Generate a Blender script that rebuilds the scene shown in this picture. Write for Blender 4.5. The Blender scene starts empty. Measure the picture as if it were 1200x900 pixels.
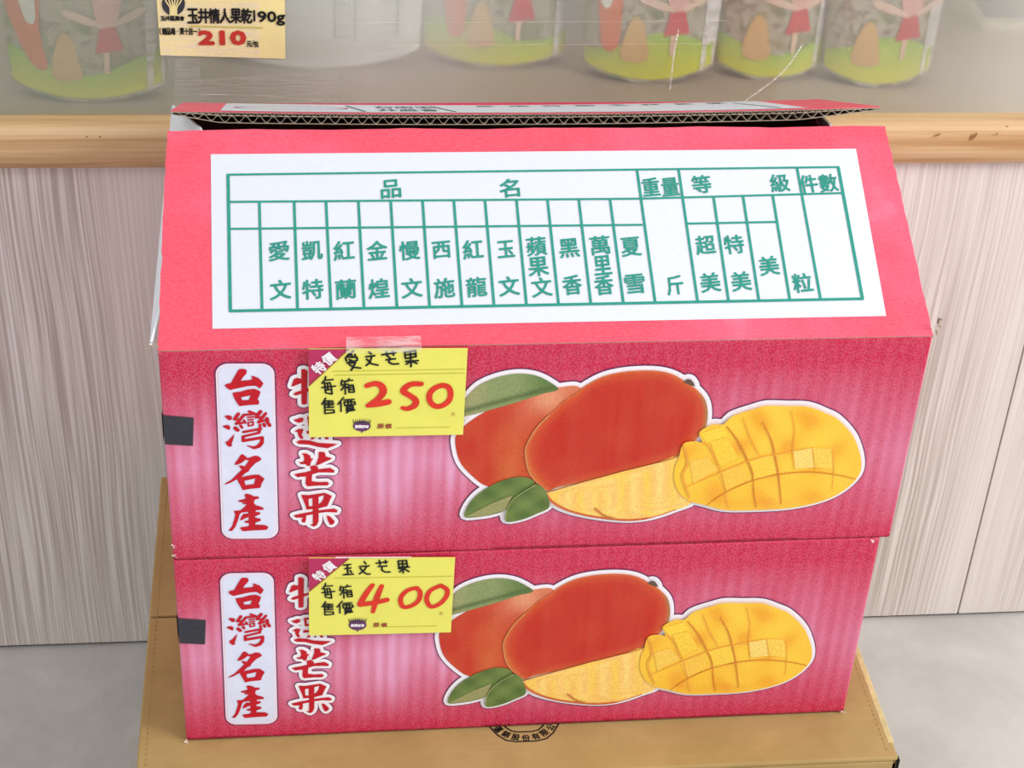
import bpy, bmesh, math, random
import numpy as np
from mathutils import Vector, Matrix
from mathutils.geometry import tessellate_polygon
random.seed(7)
scene = bpy.context.scene
COL = scene.collection

# ------------------------------------------------------------------ camera
FPX = 2159.3
PITCH, ROLL, YAW = 0.6065, -0.0595, 0.1369
LIFT = 0.212                      # height of the brown carton the boxes stand on
CAM = np.array([0.0732, -0.7865, 0.8044 + LIFT])
_f = np.array([math.sin(YAW)*math.cos(PITCH), math.cos(YAW)*math.cos(PITCH), -math.sin(PITCH)])
_r = np.array([math.cos(YAW), -math.sin(YAW), 0.0]); _d = np.cross(_f, _r)
RIGHT = math.cos(ROLL)*_r + math.sin(ROLL)*_d
DOWN = -math.sin(ROLL)*_r + math.cos(ROLL)*_d
FWD = _f
cd = bpy.data.cameras.new('camera'); cam = bpy.data.objects.new('camera', cd); COL.objects.link(cam)
cd.sensor_width = 36; cd.lens = FPX*36/1200; cd.clip_start = 0.05
m = Matrix.Identity(4)
for i in range(3):
    m[i][0] = RIGHT[i]; m[i][1] = -DOWN[i]; m[i][2] = -FWD[i]; m[i][3] = CAM[i]
cam.matrix_world = m
scene.camera = cam

# ------------------------------------------------------------------ world, lights, exposure
w = bpy.data.worlds.new('world'); scene.world = w; w.use_nodes = True
bg = w.node_tree.nodes['Background']
bg.inputs[0].default_value = (0.97, 0.985, 1.0, 1); bg.inputs[1].default_value = 0.80
def area(name, loc, target, size, energy, color):
    l = bpy.data.lights.new(name, 'AREA'); l.energy = energy; l.color = color; l.shape = 'RECTANGLE'
    l.size, l.size_y = size
    o = bpy.data.objects.new(name, l); COL.objects.link(o); o.location = loc
    o.rotation_euler = (Vector(target)-Vector(loc)).to_track_quat('-Z', 'Y').to_euler()
    return o
area('ceiling_lamp', (1.75, -0.85, 1.65), (0.55, 0.2, 0.2), (1.0, 0.8), 31, (1, 0.975, 0.94))
area('ceiling_lamp.001', (-0.7, -1.6, 2.6), (0.2, 0.1, 0.3), (1.2, 0.6), 8, (0.97, 0.98, 1.0))
scene.view_settings.view_transform = 'Standard'; scene.view_settings.look = 'None'
scene.view_settings.exposure = 0.0; scene.view_settings.gamma = 1.0
scene.view_settings.use_curve_mapping = False

# ------------------------------------------------------------------ helpers
def lin(c, k=1.0):
    o = []
    for v in c[:3]:
        v = v/255.0
        v = v/12.92 if v <= 0.04045 else ((v+0.055)/1.055)**2.4
        o.append(min(1.0, v*k))
    return (o[0], o[1], o[2], 1.0)

def ray(p):
    return FWD + RIGHT*((p[0]-600)/FPX) + DOWN*((p[1]-450)/FPX)
def hit(p, o, n):
    d = ray(p); o = np.array(o, float); n = np.array(n, float)
    t = ((o-CAM)@n)/(d@n)
    return CAM + t*d

class Surf:
    """a flat physical surface; o,u,v,n in the owning thing's local frame; base places the thing"""
    def __init__(s, base, rot, o, u, v, n):
        s.base = np.array(base, float); c, k = math.cos(rot), math.sin(rot)
        s.R = np.array([[c, -k, 0], [k, c, 0], [0, 0, 1.0]])
        s.o, s.u, s.v, s.n = [np.array(a, float) for a in (o, u, v, n)]
    def px(s, p):
        q = hit(p, s.base + s.R@s.o, s.R@s.n)
        l = s.R.T@(q - s.base) - s.o
        return (float(l@s.u), float(l@s.v))
    def at(s, st, h=0.0):
        return tuple(s.o + s.u*st[0] + s.v*st[1] + s.n*h)

class MB:
    def __init__(s): s.v = []; s.f = []; s.m = []; s.c = []
    def add(s, vs, fs, mi=0, cols=None):
        k = len(s.v); s.v += [tuple(map(float, a)) for a in vs]
        s.f += [tuple(i+k for i in f) for f in fs]; s.m += [mi]*len(fs)
        s.c += list(cols) if cols else [(1, 1, 1, 1)]*len(vs)
    def box(s, x0, x1, y0, y1, z0, z1, mi=0):
        vs = [(x, y, z) for z in (z0, z1) for y in (y0, y1) for x in (x0, x1)]
        s.add(vs, [(0, 2, 3, 1), (4, 5, 7, 6), (0, 1, 5, 4), (2, 6, 7, 3), (0, 4, 6, 2), (1, 3, 7, 5)], mi)
    def build(s, name, mats, parent=None, bevel=0, smooth=False, loc=None):
        me = bpy.data.meshes.new(name); me.from_pydata(s.v, [], s.f)
        if not isinstance(mats, (list, tuple)): mats = [mats]
        for mt in mats: me.materials.append(mt)
        for p, i in zip(me.polygons, s.m):
            p.material_index = i; p.use_smooth = smooth
        ca = me.color_attributes.new('col', 'FLOAT_COLOR', 'POINT')
        ca.data.foreach_set('color', np.array(s.c, dtype=np.float32).ravel())
        me.update()
        o = bpy.data.objects.new(name, me); COL.objects.link(o)
        if parent: o.parent = parent
        if loc: o.location = loc
        if bevel:
            b = o.modifiers.new('bevel', 'BEVEL'); b.width = bevel; b.segments = 3; b.limit_method = 'ANGLE'
        return o

def thing(name, label, cat, loc=(0, 0, 0), rz=0, group=None):
    o = bpy.data.objects.new(name, None); COL.objects.link(o); o.location = loc; o.rotation_euler = (0, 0, rz)
    o.empty_display_size = 0.05
    return tag(o, label, cat, group)
def tag(o, label, cat, group=None):
    o['label'] = label; o['category'] = cat
    if group: o['group'] = group
    return o
def struct(o): o['kind'] = 'structure'; return o

# flat artwork helpers: everything is given in surface coordinates (s,t) in metres
EPS = 0.00018
_lift = [0]
def hgt(layer):            # each printed piece a few microns above the last, so that none share a plane
    _lift[0] = (_lift[0]+1) % 60
    return EPS*layer + 2.2e-6*_lift[0]
def poly(mb, S, loops, layer, mi=0, col=None):
    hh = hgt(layer)
    pts = [p for l in loops for p in l]
    tr = tessellate_polygon([[Vector((p[0], p[1], 0)) for p in l] for l in loops])
    mb.add([S.at(p, hh) for p in pts], [tuple(t) for t in tr], mi, [col]*len(pts) if col else None)
def disc(mb, S, c, r, layer, mi=0, n=8, col=None):
    vs = [(c[0]+r*math.cos(2*math.pi*i/n), c[1]+r*math.sin(2*math.pi*i/n)) for i in range(n)]
    hh = hgt(layer)
    mb.add([S.at(p, hh) for p in vs], [tuple(range(n))], mi, [col]*n if col else None)
def ribbon(mb, S, pts, ws, layer, mi=0, closed=False, round_=True, col=None):
    n = len(pts)
    for i in range(n if closed else n-1):
        a, b = pts[i], pts[(i+1) % n]; wa, wb = ws[i]/2, ws[(i+1) % n]/2
        dx, dy = b[0]-a[0], b[1]-a[1]; L = math.hypot(dx, dy)
        if L < 1e-9: continue
        nx, ny = -dy/L, dx/L
        q = [(a[0]+nx*wa, a[1]+ny*wa), (a[0]-nx*wa, a[1]-ny*wa), (b[0]-nx*wb, b[1]-ny*wb), (b[0]+nx*wb, b[1]+ny*wb)]
        hh = hgt(layer)
        mb.add([S.at(p, hh) for p in q], [(0, 1, 2, 3)], mi, [col]*4 if col else None)
    if round_:
        for p, q in zip(pts, ws): disc(mb, S, p, q/2, layer, mi, col=col)
def smooth_loop(pts, sub=5, closed=True):
    out = []; n = len(pts)
    rng = range(n) if closed else range(n-1)
    for i in rng:
        if closed: p0, p1, p2, p3 = pts[i-1], pts[i], pts[(i+1) % n], pts[(i+2) % n]
        else: p0, p1, p2, p3 = pts[max(0, i-1)], pts[i], pts[i+1], pts[min(n-1, i+2)]
        for k in range(sub):
            t = k/sub
            out.append(tuple(0.5*((2*p1[j]) + (-p0[j]+p2[j])*t + (2*p0[j]-5*p1[j]+4*p2[j]-p3[j])*t*t
                       + (-p0[j]+3*p1[j]-3*p2[j]+p3[j])*t**3) for j in range(len(p1))))
    if not closed: out.append(tuple(pts[-1]))
    return out
def ringfill(mb, S, loop, layer, colf, rings=12, centre=None, mi=0):
    n = len(loop); cx = sum(p[0] for p in loop)/n; cy = sum(p[1] for p in loop)/n
    if centre: cx, cy = centre
    vs = []; cs = []
    for r in range(rings+1):
        k = 1-r/(rings+0.001)
        for p in loop:
            q = (cx+(p[0]-cx)*k, cy+(p[1]-cy)*k); vs.append(S.at(q, EPS*layer)); cs.append(colf(q, 1-k))
    fs = []
    for r in range(rings):
        for i in range(n):
            j = (i+1) % n; fs.append((r*n+i, r*n+j, (r+1)*n+j, (r+1)*n+i))
    mb.add(vs, fs, mi, cs)

_gl = {}
def glyph(ch):
    """outline mesh of a piece of text in Blender's built-in typeface, size 1"""
    if ch in _gl: return _gl[ch]
    c = bpy.data.curves.new('g', 'FONT'); c.body = ch; c.resolution_u = 2; c.fill_mode = 'FRONT'
    o = bpy.data.objects.new('g', c); COL.objects.link(o)
    dg = bpy.context.evaluated_depsgraph_get(); dg.update()
    me = bpy.data.meshes.new_from_object(o.evaluated_get(dg))
    vs = [(v.co.x, v.co.y) for v in me.vertices]; fs = [tuple(p.vertices) for p in me.polygons]
    cnt = {}
    for f in fs:
        for i in range(len(f)):
            e = (f[i], f[(i+1) % len(f)]); e = (min(e), max(e)); cnt[e] = cnt.get(e, 0)+1
    ed = [e for e, k in cnt.items() if k == 1]
    bpy.data.objects.remove(o); bpy.data.curves.remove(c); bpy.data.meshes.remove(me)
    _gl[ch] = (vs, fs, ed); return _gl[ch]
def text(mb, S, ch, c, wd, ht, layer, mi=0, bold=0.0, slant=0.0, rot=0.0, flip=False):
    """place text centred at c; wd/ht metres of the drawn box of a (CJK) glyph; bold in metres"""
    vs, fs, ed = glyph(ch)
    if not vs: return
    x0 = min(v[0] for v in vs); x1 = max(v[0] for v in vs); y0 = min(v[1] for v in vs); y1 = max(v[1] for v in vs)
    mx, my = (x0+x1)/2, (y0+y1)/2; sx = wd/(x1-x0) if wd else ht/(y1-y0); sy = ht/(y1-y0)
    ca, sa = math.cos(rot), math.sin(rot)
    def T(v):
        x, y = (v[0]-mx)*sx, (v[1]-my)*sy; y += slant*x
        return (c[0]+ca*x-sa*y, c[1]+sa*x+ca*y)
    P = [T(v) for v in vs]
    hh = hgt(layer)
    mb.add([S.at(p, hh) for p in P], fs, mi)
    if bold > 0:
        for a, b in ed: ribbon(mb, S, [P[a], P[b]], [bold, bold], layer, mi, round_=False)
        us = {a for e in ed for a in e}
        for a in us: disc(mb, S, P[a], bold/2, layer, mi, n=6)

# ------------------------------------------------------------------ materials
def mat(name):
    mt = bpy.data.materials.new(name); mt.use_nodes = True
    nt = mt.node_tree; return mt, nt, nt.nodes['Principled BSDF']
def N(nt, t, **kw):
    n = nt.nodes.new(t)
    for k, v in kw.items(): setattr(n, k, v)
    return n
def coords(nt, scale, kind='Object'):
    tc = N(nt, 'ShaderNodeTexCoord'); mp = N(nt, 'ShaderNodeMapping'); mp.inputs['Scale'].default_value = scale
    nt.links.new(tc.outputs[kind], mp.inputs['Vector']); return mp.outputs['Vector']
def noise(nt, vec, scale, detail=3, rough=0.5, dist=0.0):
    n = N(nt, 'ShaderNodeTexNoise'); n.inputs['Scale'].default_value = scale; n.inputs['Detail'].default_value = detail
    n.inputs['Roughness'].default_value = rough; n.inputs['Distortion'].default_value = dist
    nt.links.new(vec, n.inputs['Vector']); return n.outputs[0]
def ramp(nt, fac, stops):
    r = N(nt, 'ShaderNodeValToRGB'); e = r.color_ramp.elements
    while len(e) < len(stops): e.new(0.5)
    for k, (p, c) in enumerate(stops):
        e[k].position = p; e[k].color = c if len(c) == 4 else (c[0], c[1], c[2], 1)
    nt.links.new(fac, r.inputs[0]); return r.outputs[0]
def mix(nt, fac, a, b, mode='MIX'):
    n = N(nt, 'ShaderNodeMix', data_type='RGBA', blend_type=mode)
    if isinstance(fac, (int, float)): n.inputs[0].default_value = fac
    else: nt.links.new(fac, n.inputs[0])
    for i, v in ((6, a), (7, b)):
        if isinstance(v, tuple): n.inputs[i].default_value = v
        else: nt.links.new(v, n.inputs[i])
    return n.outputs[2]
def math_(nt, op, a, b=0.0, clamp=False):
    n = N(nt, 'ShaderNodeMath', operation=op, use_clamp=clamp)
    for i, v in ((0, a), (1, b)):
        if isinstance(v, (int, float)): n.inputs[i].default_value = v
        else: nt.links.new(v, n.inputs[i])
    return n.outputs[0]
def bump(nt, b, h, strength=0.3, dist=0.001):
    n = N(nt, 'ShaderNodeBump'); n.inputs['Strength'].default_value = strength; n.inputs['Distance'].default_value = dist
    nt.links.new(h, n.inputs['Height']); nt.links.new(n.outputs[0], b.inputs['Normal'])
def spec(b, r, s=0.3):
    b.inputs['Roughness'].default_value = r; b.inputs['Specular IOR Level'].default_value = s
def flat(name, rgb, rough=0.6, var=0.04, sc=300, k=1.0, s=0.25):
    mt, nt, b = mat(name); v = coords(nt, (1, 1, 1)); c = lin(rgb, k)
    n = noise(nt, v, sc, 2)
    d = tuple(max(0, x*(1-var*2)) for x in c[:3])+(1,); u = tuple(min(1, x*(1+var)) for x in c[:3])+(1,)
    nt.links.new(ramp(nt, n, [(0.3, d), (0.7, u)]), b.inputs['Base Color']); spec(b, rough, s)
    return mt

def red_carton(name, H, k=1.0):
    """crimson halftone print with paler vertical washes, in the carton's own x,y,z"""
    mt, nt, b = mat(name)
    tc = N(nt, 'ShaderNodeTexCoord'); sp = N(nt, 'ShaderNodeSeparateXYZ'); nt.links.new(tc.outputs['Object'], sp.inputs[0])
    v1 = coords(nt, (150, 150, 5)); streak = noise(nt, v1, 1.0, 3, 0.6)
    v2 = coords(nt, (14, 14, 7)); cloud = noise(nt, v2, 1.0, 2, 0.5)
    zz = math_(nt, 'DIVIDE', sp.outputs[2], H)
    # distance from the top and bottom edges: full strength ink there
    a = math_(nt, 'ABSOLUTE', math_(nt, 'SUBTRACT', zz, 0.46)); mid = math_(nt, 'SUBTRACT', 1.0, math_(nt, 'MULTIPLY', a, 2.35), True)
    f = math_(nt, 'MULTIPLY', mid, math_(nt, 'ADD', math_(nt, 'MULTIPLY', cloud, 2.9), -0.85), True)
    f = math_(nt, 'MULTIPLY', f, math_(nt, 'ADD', math_(nt, 'MULTIPLY', streak, 1.7), 0.1), True)
    base = mix(nt, math_(nt, 'ADD', math_(nt, 'MULTIPLY', f, 0.66), math_(nt, 'MULTIPLY', mid, 0.20), True), lin((204, 40, 78), k), lin((240, 174, 212), k))
    wv = N(nt, 'ShaderNodeTexWave', wave_type='BANDS', bands_direction='X'); wv.inputs['Scale'].default_value = 2.6
    wv.inputs['Distortion'].default_value = 1.2; wv.inputs['Detail'].default_value = 1
    nt.links.new(coords(nt, (16, 16, 3)), wv.inputs['Vector'])
    base = mix(nt, math_(nt, 'MULTIPLY', wv.outputs['Fac'], 0.30), base, lin((185, 20, 60), k))
    vo = N(nt, 'ShaderNodeTexVoronoi'); vo.inputs['Scale'].default_value = 1.0
    mp = N(nt, 'ShaderNodeMapping'); mp.inputs['Rotation'].default_value = (0, 0.7, 0); mp.inputs['Scale'].default_value = (1500, 1500, 1100)
    nt.links.new(tc.outputs['Object'], mp.inputs[0]); nt.links.new(mp.outputs[0], vo.inputs['Vector'])
    dots = math_(nt, 'LESS_THAN', vo.outputs['Distance'], 0.45)
    base = mix(nt, math_(nt, 'MULTIPLY', dots, 0.14), base, lin((250, 190, 205), k))
    nt.links.new(base, b.inputs['Base Color']); spec(b, 0.42, 0.3)
    bump(nt, b, wv.outputs['Fac'], 0.25, 0.0006)
    return mt
def red_flap():
    mt, nt, b = mat('lit_red_flap_print')  # same ink as the front, with the flap's brighter lighting put into its colour
    v = coords(nt, (1, 1, 1)); cl = noise(nt, v, 11, 3, 0.55); fi = noise(nt, coords(nt, (500, 900, 900)), 1, 2)
    c = ramp(nt, cl, [(0.44, lin((234, 58, 88))), (0.62, lin((240, 80, 114))), (0.76, lin((244, 140, 168)))])
    c = mix(nt, math_(nt, 'MULTIPLY', fi, 0.22), c, lin((255, 190, 195)))
    nt.links.new(c, b.inputs['Base Color']); spec(b, 0.45, 0.3)
    return mt
def vcol(name, sp_=0.35):
    mt, nt, b = mat(name)
    a = N(nt, 'ShaderNodeVertexColor', layer_name='col')
    n = noise(nt, coords(nt, (1, 1, 1)), 1400, 1, 0.5)
    g = ramp(nt, n, [(0.35, (0.7, 0.7, 0.7, 1)), (0.65, (1.3, 1.3, 1.3, 1))])
    c = mix(nt, sp_, a.outputs[0], g, 'MULTIPLY')
    wv = noise(nt, coords(nt, (160, 160, 12)), 1, 1)
    c = mix(nt, math_(nt, 'MULTIPLY', wv, 0.05), c, (1, 0.8, 0.5, 1))
    nt.links.new(c, b.inputs['Base Color']); spec(b, 0.45, 0.3); return mt
def kraft(name, a, b_):
    mt, nt, b = mat(name)
    n1 = noise(nt, coords(nt, (1, 1, 1)), 14, 4, 0.6); n2 = noise(nt, coords(nt, (60, 700, 60)), 1, 2)
    c = ramp(nt, n1, [(0.3, lin(a)), (0.7, lin(b_))]); c = mix(nt, math_(nt, 'MULTIPLY', n2, 0.25), c, lin((150, 115, 66)))
    nt.links.new(c, b.inputs['Base Color']); spec(b, 0.7, 0.2)
    bump(nt, b, noise(nt, coords(nt, (1, 1, 1)), 60, 4), 0.35, 0.002); return mt
def ash_panel():
    mt, nt, b = mat('pale_ash_laminate')
    tc = N(nt, 'ShaderNodeTexCoord'); sp = N(nt, 'ShaderNodeSeparateXYZ'); nt.links.new(tc.outputs['Object'], sp.inputs[0])
    warp = noise(nt, coords(nt, (5, 5, 2.2)), 1, 2, 0.5)
    x = math_(nt, 'ADD', sp.outputs[0], math_(nt, 'MULTIPLY', warp, 0.030))
    cb = N(nt, 'ShaderNodeCombineXYZ'); nt.links.new(x, cb.inputs[0]); nt.links.new(math_(nt, 'MULTIPLY', sp.outputs[2], 0.012), cb.inputs[2])
    g1 = noise(nt, cb.outputs[0], 460, 1.5, 0.5); g2 = noise(nt, cb.outputs[0], 22, 2, 0.5)
    zone = noise(nt, coords(nt, (9, 9, 0.9)), 1, 1)
    lightc = mix(nt, g2, lin((222, 212, 204)), lin((246, 240, 238)))
    k = ramp(nt, g1, [(0.36, (1, 1, 1, 1)), (0.52, (0.45, 0.45, 0.45, 1)), (0.66, (0, 0, 0, 1))])
    kk = math_(nt, 'MULTIPLY', k, ramp(nt, zone, [(0.35, (0.18,)*3+(1,)), (0.62, (0.75,)*3+(1,))]))
    c = mix(nt, kk, lightc, lin((164, 148, 138)))
    fine = noise(nt, coords(nt, (900, 900, 18)), 1, 2); c = mix(nt, math_(nt, 'MULTIPLY', fine, 0.16), c, lin((186, 170, 160)))
    nt.links.new(c, b.inputs['Base Color']); spec(b, 0.4, 0.35); bump(nt, b, k, 0.12, 0.0005); return mt
def pine():
    mt, nt, b = mat('honey_pine_ledge')
    g = noise(nt, coords(nt, (5, 200, 160)), 1, 3, 0.6, 0.4); l = noise(nt, coords(nt, (9, 30, 60)), 1, 3)
    c = ramp(nt, g, [(0.3, lin((176, 136, 90))), (0.52, lin((206, 171, 126))), (0.75, lin((218, 190, 150)))])
    c = mix(nt, math_(nt, 'MULTIPLY', l, 0.25), c, lin((200, 142, 92)))
    nt.links.new(c, b.inputs['Base Color']); spec(b, 0.38, 0.4); return mt
def concrete():
    mt, nt, b = mat('grey_stone_floor')
    a = noise(nt, coords(nt, (1, 1, 1)), 9, 7, 0.65, 0.3); c2 = noise(nt, coords(nt, (1, 1, 1)), 55, 4, 0.6)
    c = ramp(nt, a, [(0.3, lin((186, 184, 182))), (0.55, lin((208, 206, 203))), (0.75, lin((224, 221, 218)))])
    c = mix(nt, math_(nt, 'MULTIPLY', c2, 0.4), c, lin((178, 175, 172)))
    nt.links.new(c, b.inputs['Base Color']); spec(b, 0.45, 0.35); bump(nt, b, c2, 0.08, 0.001); return mt
def acrylic():
    mt, nt, b = mat('scuffed_clear_acrylic')
    out = nt.nodes['Material Output']; nt.nodes.remove(b)
    tr = N(nt, 'ShaderNodeBsdfTransparent'); tr.inputs[0].default_value = (0.97, 0.98, 0.97, 1)
    rf = N(nt, 'ShaderNodeBsdfRefraction'); rf.inputs['IOR'].default_value = 1.04; rf.inputs['Roughness'].default_value = 0.5
    rf.inputs[0].default_value = (0.97, 0.98, 0.97, 1)
    di = N(nt, 'ShaderNodeBsdfDiffuse'); di.inputs[0].default_value = lin((214, 214, 204))
    DI = di
    gl = N(nt, 'ShaderNodeBsdfGlossy'); gl.inputs['Roughness'].default_value = 0.08
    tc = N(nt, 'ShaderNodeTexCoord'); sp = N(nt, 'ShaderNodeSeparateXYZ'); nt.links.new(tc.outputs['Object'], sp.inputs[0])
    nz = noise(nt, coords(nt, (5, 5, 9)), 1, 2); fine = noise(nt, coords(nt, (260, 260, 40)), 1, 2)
    # cloudiness along the sheet: denser left of the middle and at the right end
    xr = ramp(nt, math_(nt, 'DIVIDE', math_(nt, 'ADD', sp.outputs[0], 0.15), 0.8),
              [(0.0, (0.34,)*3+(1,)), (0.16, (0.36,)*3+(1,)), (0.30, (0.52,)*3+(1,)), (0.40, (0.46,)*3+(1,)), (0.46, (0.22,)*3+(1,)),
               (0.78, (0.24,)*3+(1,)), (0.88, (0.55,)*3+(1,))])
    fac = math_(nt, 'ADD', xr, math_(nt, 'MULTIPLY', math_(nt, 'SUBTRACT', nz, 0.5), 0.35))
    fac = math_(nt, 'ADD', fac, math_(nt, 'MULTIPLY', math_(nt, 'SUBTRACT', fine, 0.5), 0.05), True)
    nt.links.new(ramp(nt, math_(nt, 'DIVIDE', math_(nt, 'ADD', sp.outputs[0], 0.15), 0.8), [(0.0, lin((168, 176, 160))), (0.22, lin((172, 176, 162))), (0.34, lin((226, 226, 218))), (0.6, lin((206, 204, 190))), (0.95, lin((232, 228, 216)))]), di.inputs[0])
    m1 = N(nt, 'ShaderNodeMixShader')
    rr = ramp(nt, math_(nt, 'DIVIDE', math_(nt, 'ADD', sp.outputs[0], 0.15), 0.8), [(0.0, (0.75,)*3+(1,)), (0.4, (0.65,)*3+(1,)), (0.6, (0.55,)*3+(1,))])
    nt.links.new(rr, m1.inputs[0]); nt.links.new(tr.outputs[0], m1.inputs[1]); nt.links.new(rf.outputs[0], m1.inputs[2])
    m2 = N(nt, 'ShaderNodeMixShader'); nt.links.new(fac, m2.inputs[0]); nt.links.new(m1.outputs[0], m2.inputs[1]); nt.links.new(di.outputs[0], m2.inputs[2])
    m3 = N(nt, 'ShaderNodeMixShader'); m3.inputs[0].default_value = 0.05
    nt.links.new(m2.outputs[0], m3.inputs[1]); nt.links.new(gl.outputs[0], m3.inputs[2])
    nt.links.new(m3.outputs[0], out.inputs[0]); return mt
def clear_tape(name='clear_adhesive_tape', haze=0.22):
    mt, nt, b = mat(name); out = nt.nodes['Material Output']
    tr = N(nt, 'ShaderNodeBsdfTransparent'); b.inputs['Base Color'].default_value = (0.95, 0.88, 0.9, 1); spec(b, 0.12, 0.7)
    n = noise(nt, coords(nt, (60, 60, 1200)), 1, 3)
    f = ramp(nt, n, [(0.42, (haze*0.5,)*3+(1,)), (0.62, (min(1, haze*2.6),)*3+(1,))])
    mx = N(nt, 'ShaderNodeMixShader'); nt.links.new(f, mx.inputs[0]); nt.links.new(tr.outputs[0], mx.inputs[1]); nt.links.new(b.outputs[0], mx.inputs[2])
    nt.links.new(mx.outputs[0], out.inputs[0]); return mt

def pouch_art():
    mt, nt, b = mat('printed_pouch_film'); v = coords(nt, (1, 1, 1))
    n = noise(nt, v, 55, 3, 0.6, 0.6)
    c = ramp(nt, n, [(0.34, lin((104, 120, 82))), (0.44, lin((150, 142, 106))), (0.54, lin((186, 178, 160))), (0.64, lin((122, 104, 84))), (0.74, lin((190, 160, 140)))])
    nt.links.new(c, b.inputs['Base Color']); spec(b, 0.28, 0.5); return mt
M = dict(
    white=flat('white_liner_paper', (238, 240, 247), 0.5, 0.015),
    table_white=flat('white_table_panel', (222, 225, 234), 0.45, 0.01),
    label_white=flat('lavender_white_label', (228, 230, 250), 0.45, 0.02, 120),
    label_edge=flat('pinkish_white_border', (250, 226, 238), 0.45, 0.01),
    outline_white=flat('white_print_outline', (248, 240, 246), 0.45, 0.01),
    shade=flat('grey_violet_print_shadow', (112, 62, 104), 0.5, 0.03),
    green=flat('teal_green_ink', (46, 150, 134), 0.5, 0.05),
    red_ink=flat('deep_red_ink', (200, 24, 40), 0.45, 0.08, 500),
    black_ink=flat('black_ink', (22, 26, 28), 0.45, 0.04),
    mark=flat('charcoal_registration_mark', (58, 58, 66), 0.5, 0.05),
    tag_yellow=flat('lemon_yellow_card', (238, 232, 108), 0.5, 0.02, 60),
    tag_cream=flat('pale_yellow_card', (245, 226, 160), 0.4, 0.04, 30),
    tag_magenta=flat('magenta_card_corner', (190, 52, 98), 0.5, 0.04),
    marker_red=flat('red_marker_ink', (226, 58, 42), 0.4, 0.05, 200),
    brown_ink=flat('brown_ink', (166, 84, 60), 0.5, 0.03),
    purple=flat('purple_ink', (110, 62, 104), 0.5, 0.05),
    olive=flat('olive_rule_ink', (196, 190, 70), 0.5, 0.03),
    paper_edge=flat('grey_brown_cut_paper', (176, 158, 140), 0.8, 0.12, 300),
    chip=flat('torn_white_paper', (250, 225, 225), 0.8, 0.05),
    inside=flat('brown_flute_paper', (120, 98, 74), 0.8, 0.1),
    kraft=kraft('kraft_cardboard', (168, 140, 88), (190, 161, 108)),
    kraft_edge=flat('kraft_cut_edge', (164, 136, 88), 0.8, 0.1),
    flap=red_flap(), print=vcol('fruit_print_ink', 0.42), fruit2=vcol('pouch_print_ink', 0.12),
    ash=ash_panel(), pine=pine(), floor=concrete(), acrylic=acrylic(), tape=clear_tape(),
    dark=flat('dark_gap', (20, 19, 20), 0.9, 0.02), shelf=flat('taupe_shelf_board', (172, 154, 136), 0.5, 0.06, 12),
    back=flat('grey_green_case_back', (150, 152, 140), 0.6, 0.05, 6),
    pouch=flat('silvery_pouch_film', (186, 184, 172), 0.3, 0.06, 18, s=0.5),
    seal=clear_tape('seal_highlight', 0.55), pouch_art=pouch_art(), frost=flat('frosted_pouch_back', (214, 214, 206), 0.35, 0.03, 18, s=0.5),
    tin=flat('slate_grey_box_card', (96, 102, 104), 0.6, 0.12, 60), cream=flat('cream_box_card', (214, 204, 182), 0.6, 0.03),
    wire=flat('dull_grey_staple', (120, 118, 112), 0.35, 0.1, s=0.6),
    knot=flat('dark_pine_knot', (150, 108, 66), 0.5, 0.1),
)

# ------------------------------------------------------------------ setting
WALLY = 0.315
mb = MB(); mb.box(-1.6, 2.0, -1.8, 1.2, -0.03, 0.0); struct(mb.build('floor', M['floor']))
# cabinet front below the ledge: laminate panels with a fine vertical joint
wall = MB(); wall.box(-1.6, 2.0, WALLY+0.003, WALLY+0.03, 0.0, 0.46-0.02); wall = struct(wall.build('wall_back', M['dark']))
SEAM = 0.6105
for x0, x1 in ((-0.789, -0.1895), (-0.189, SEAM-0.0006), (SEAM+0.0006, 1.21)):
    p = MB(); p.box(x0, x1, WALLY, WALLY+0.012, 0.0030, LIFT+0.226)
    p.build('panel', M['ash'], wall, bevel=0.0006)
# kick strip behind the joint with the floor
# rounded pine ledge
prof = []
z0, z1, yf = LIFT+0.2165, LIFT+0.2495, WALLY-0.012
for i in range(13):
    a = -math.pi/2 + math.pi*i/12
    prof.append((WALLY-0.002-(0.012)*math.cos(a)**0.8, (z0+z1)/2+(z1-z0)/2*math.sin(a)))
prof = [(WALLY+0.0075, z0)] + prof + [(WALLY+0.0075, z1)]
mb = MB(); n = len(prof); vs = [(x, y, z) for x in (-1.6, 2.0) for y, z in prof]
mb.add(vs, [(i, (i+1) % n, n+(i+1) % n, n+i) for i in range(n)] + [tuple(range(n)), tuple(range(2*n-1, n-1, -1))])
ledge = struct(mb.build('trim_1', M['pine'], smooth=False))
# nicks and knots on the ledge
LS = Surf((0, 0, 0), 0, (0, WALLY-0.014, LIFT+0.233), (1, 0, 0), (0, 0, 1), (0, -1, 0))
for i, (px, r, a) in enumerate((((1141, 160), 0.0035, 1.0), ((1099, 158), 0.0022, 0.4), ((1168, 157), 0.0014, 0.9), ((117, 160), 0.0009, 0), ((102, 160), 0.0009, 0), ((1180, 148), 0.001, 0))):
    c = LS.px(px); k = MB(); vs = []
    for j in range(10):
        t = 2*math.pi*j/10; x, y = r*1.0*math.cos(t), r*0.35*math.sin(t)
        vs.append(LS.at((c[0]+x*math.cos(a)-y*math.sin(a), c[1]+x*math.sin(a)+y*math.cos(a)), 0.0002))
    k.add(vs, [tuple(range(10))]); k.build('knot', M['knot'] if r > 0.001 else M['black_ink'], ledge)
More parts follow.
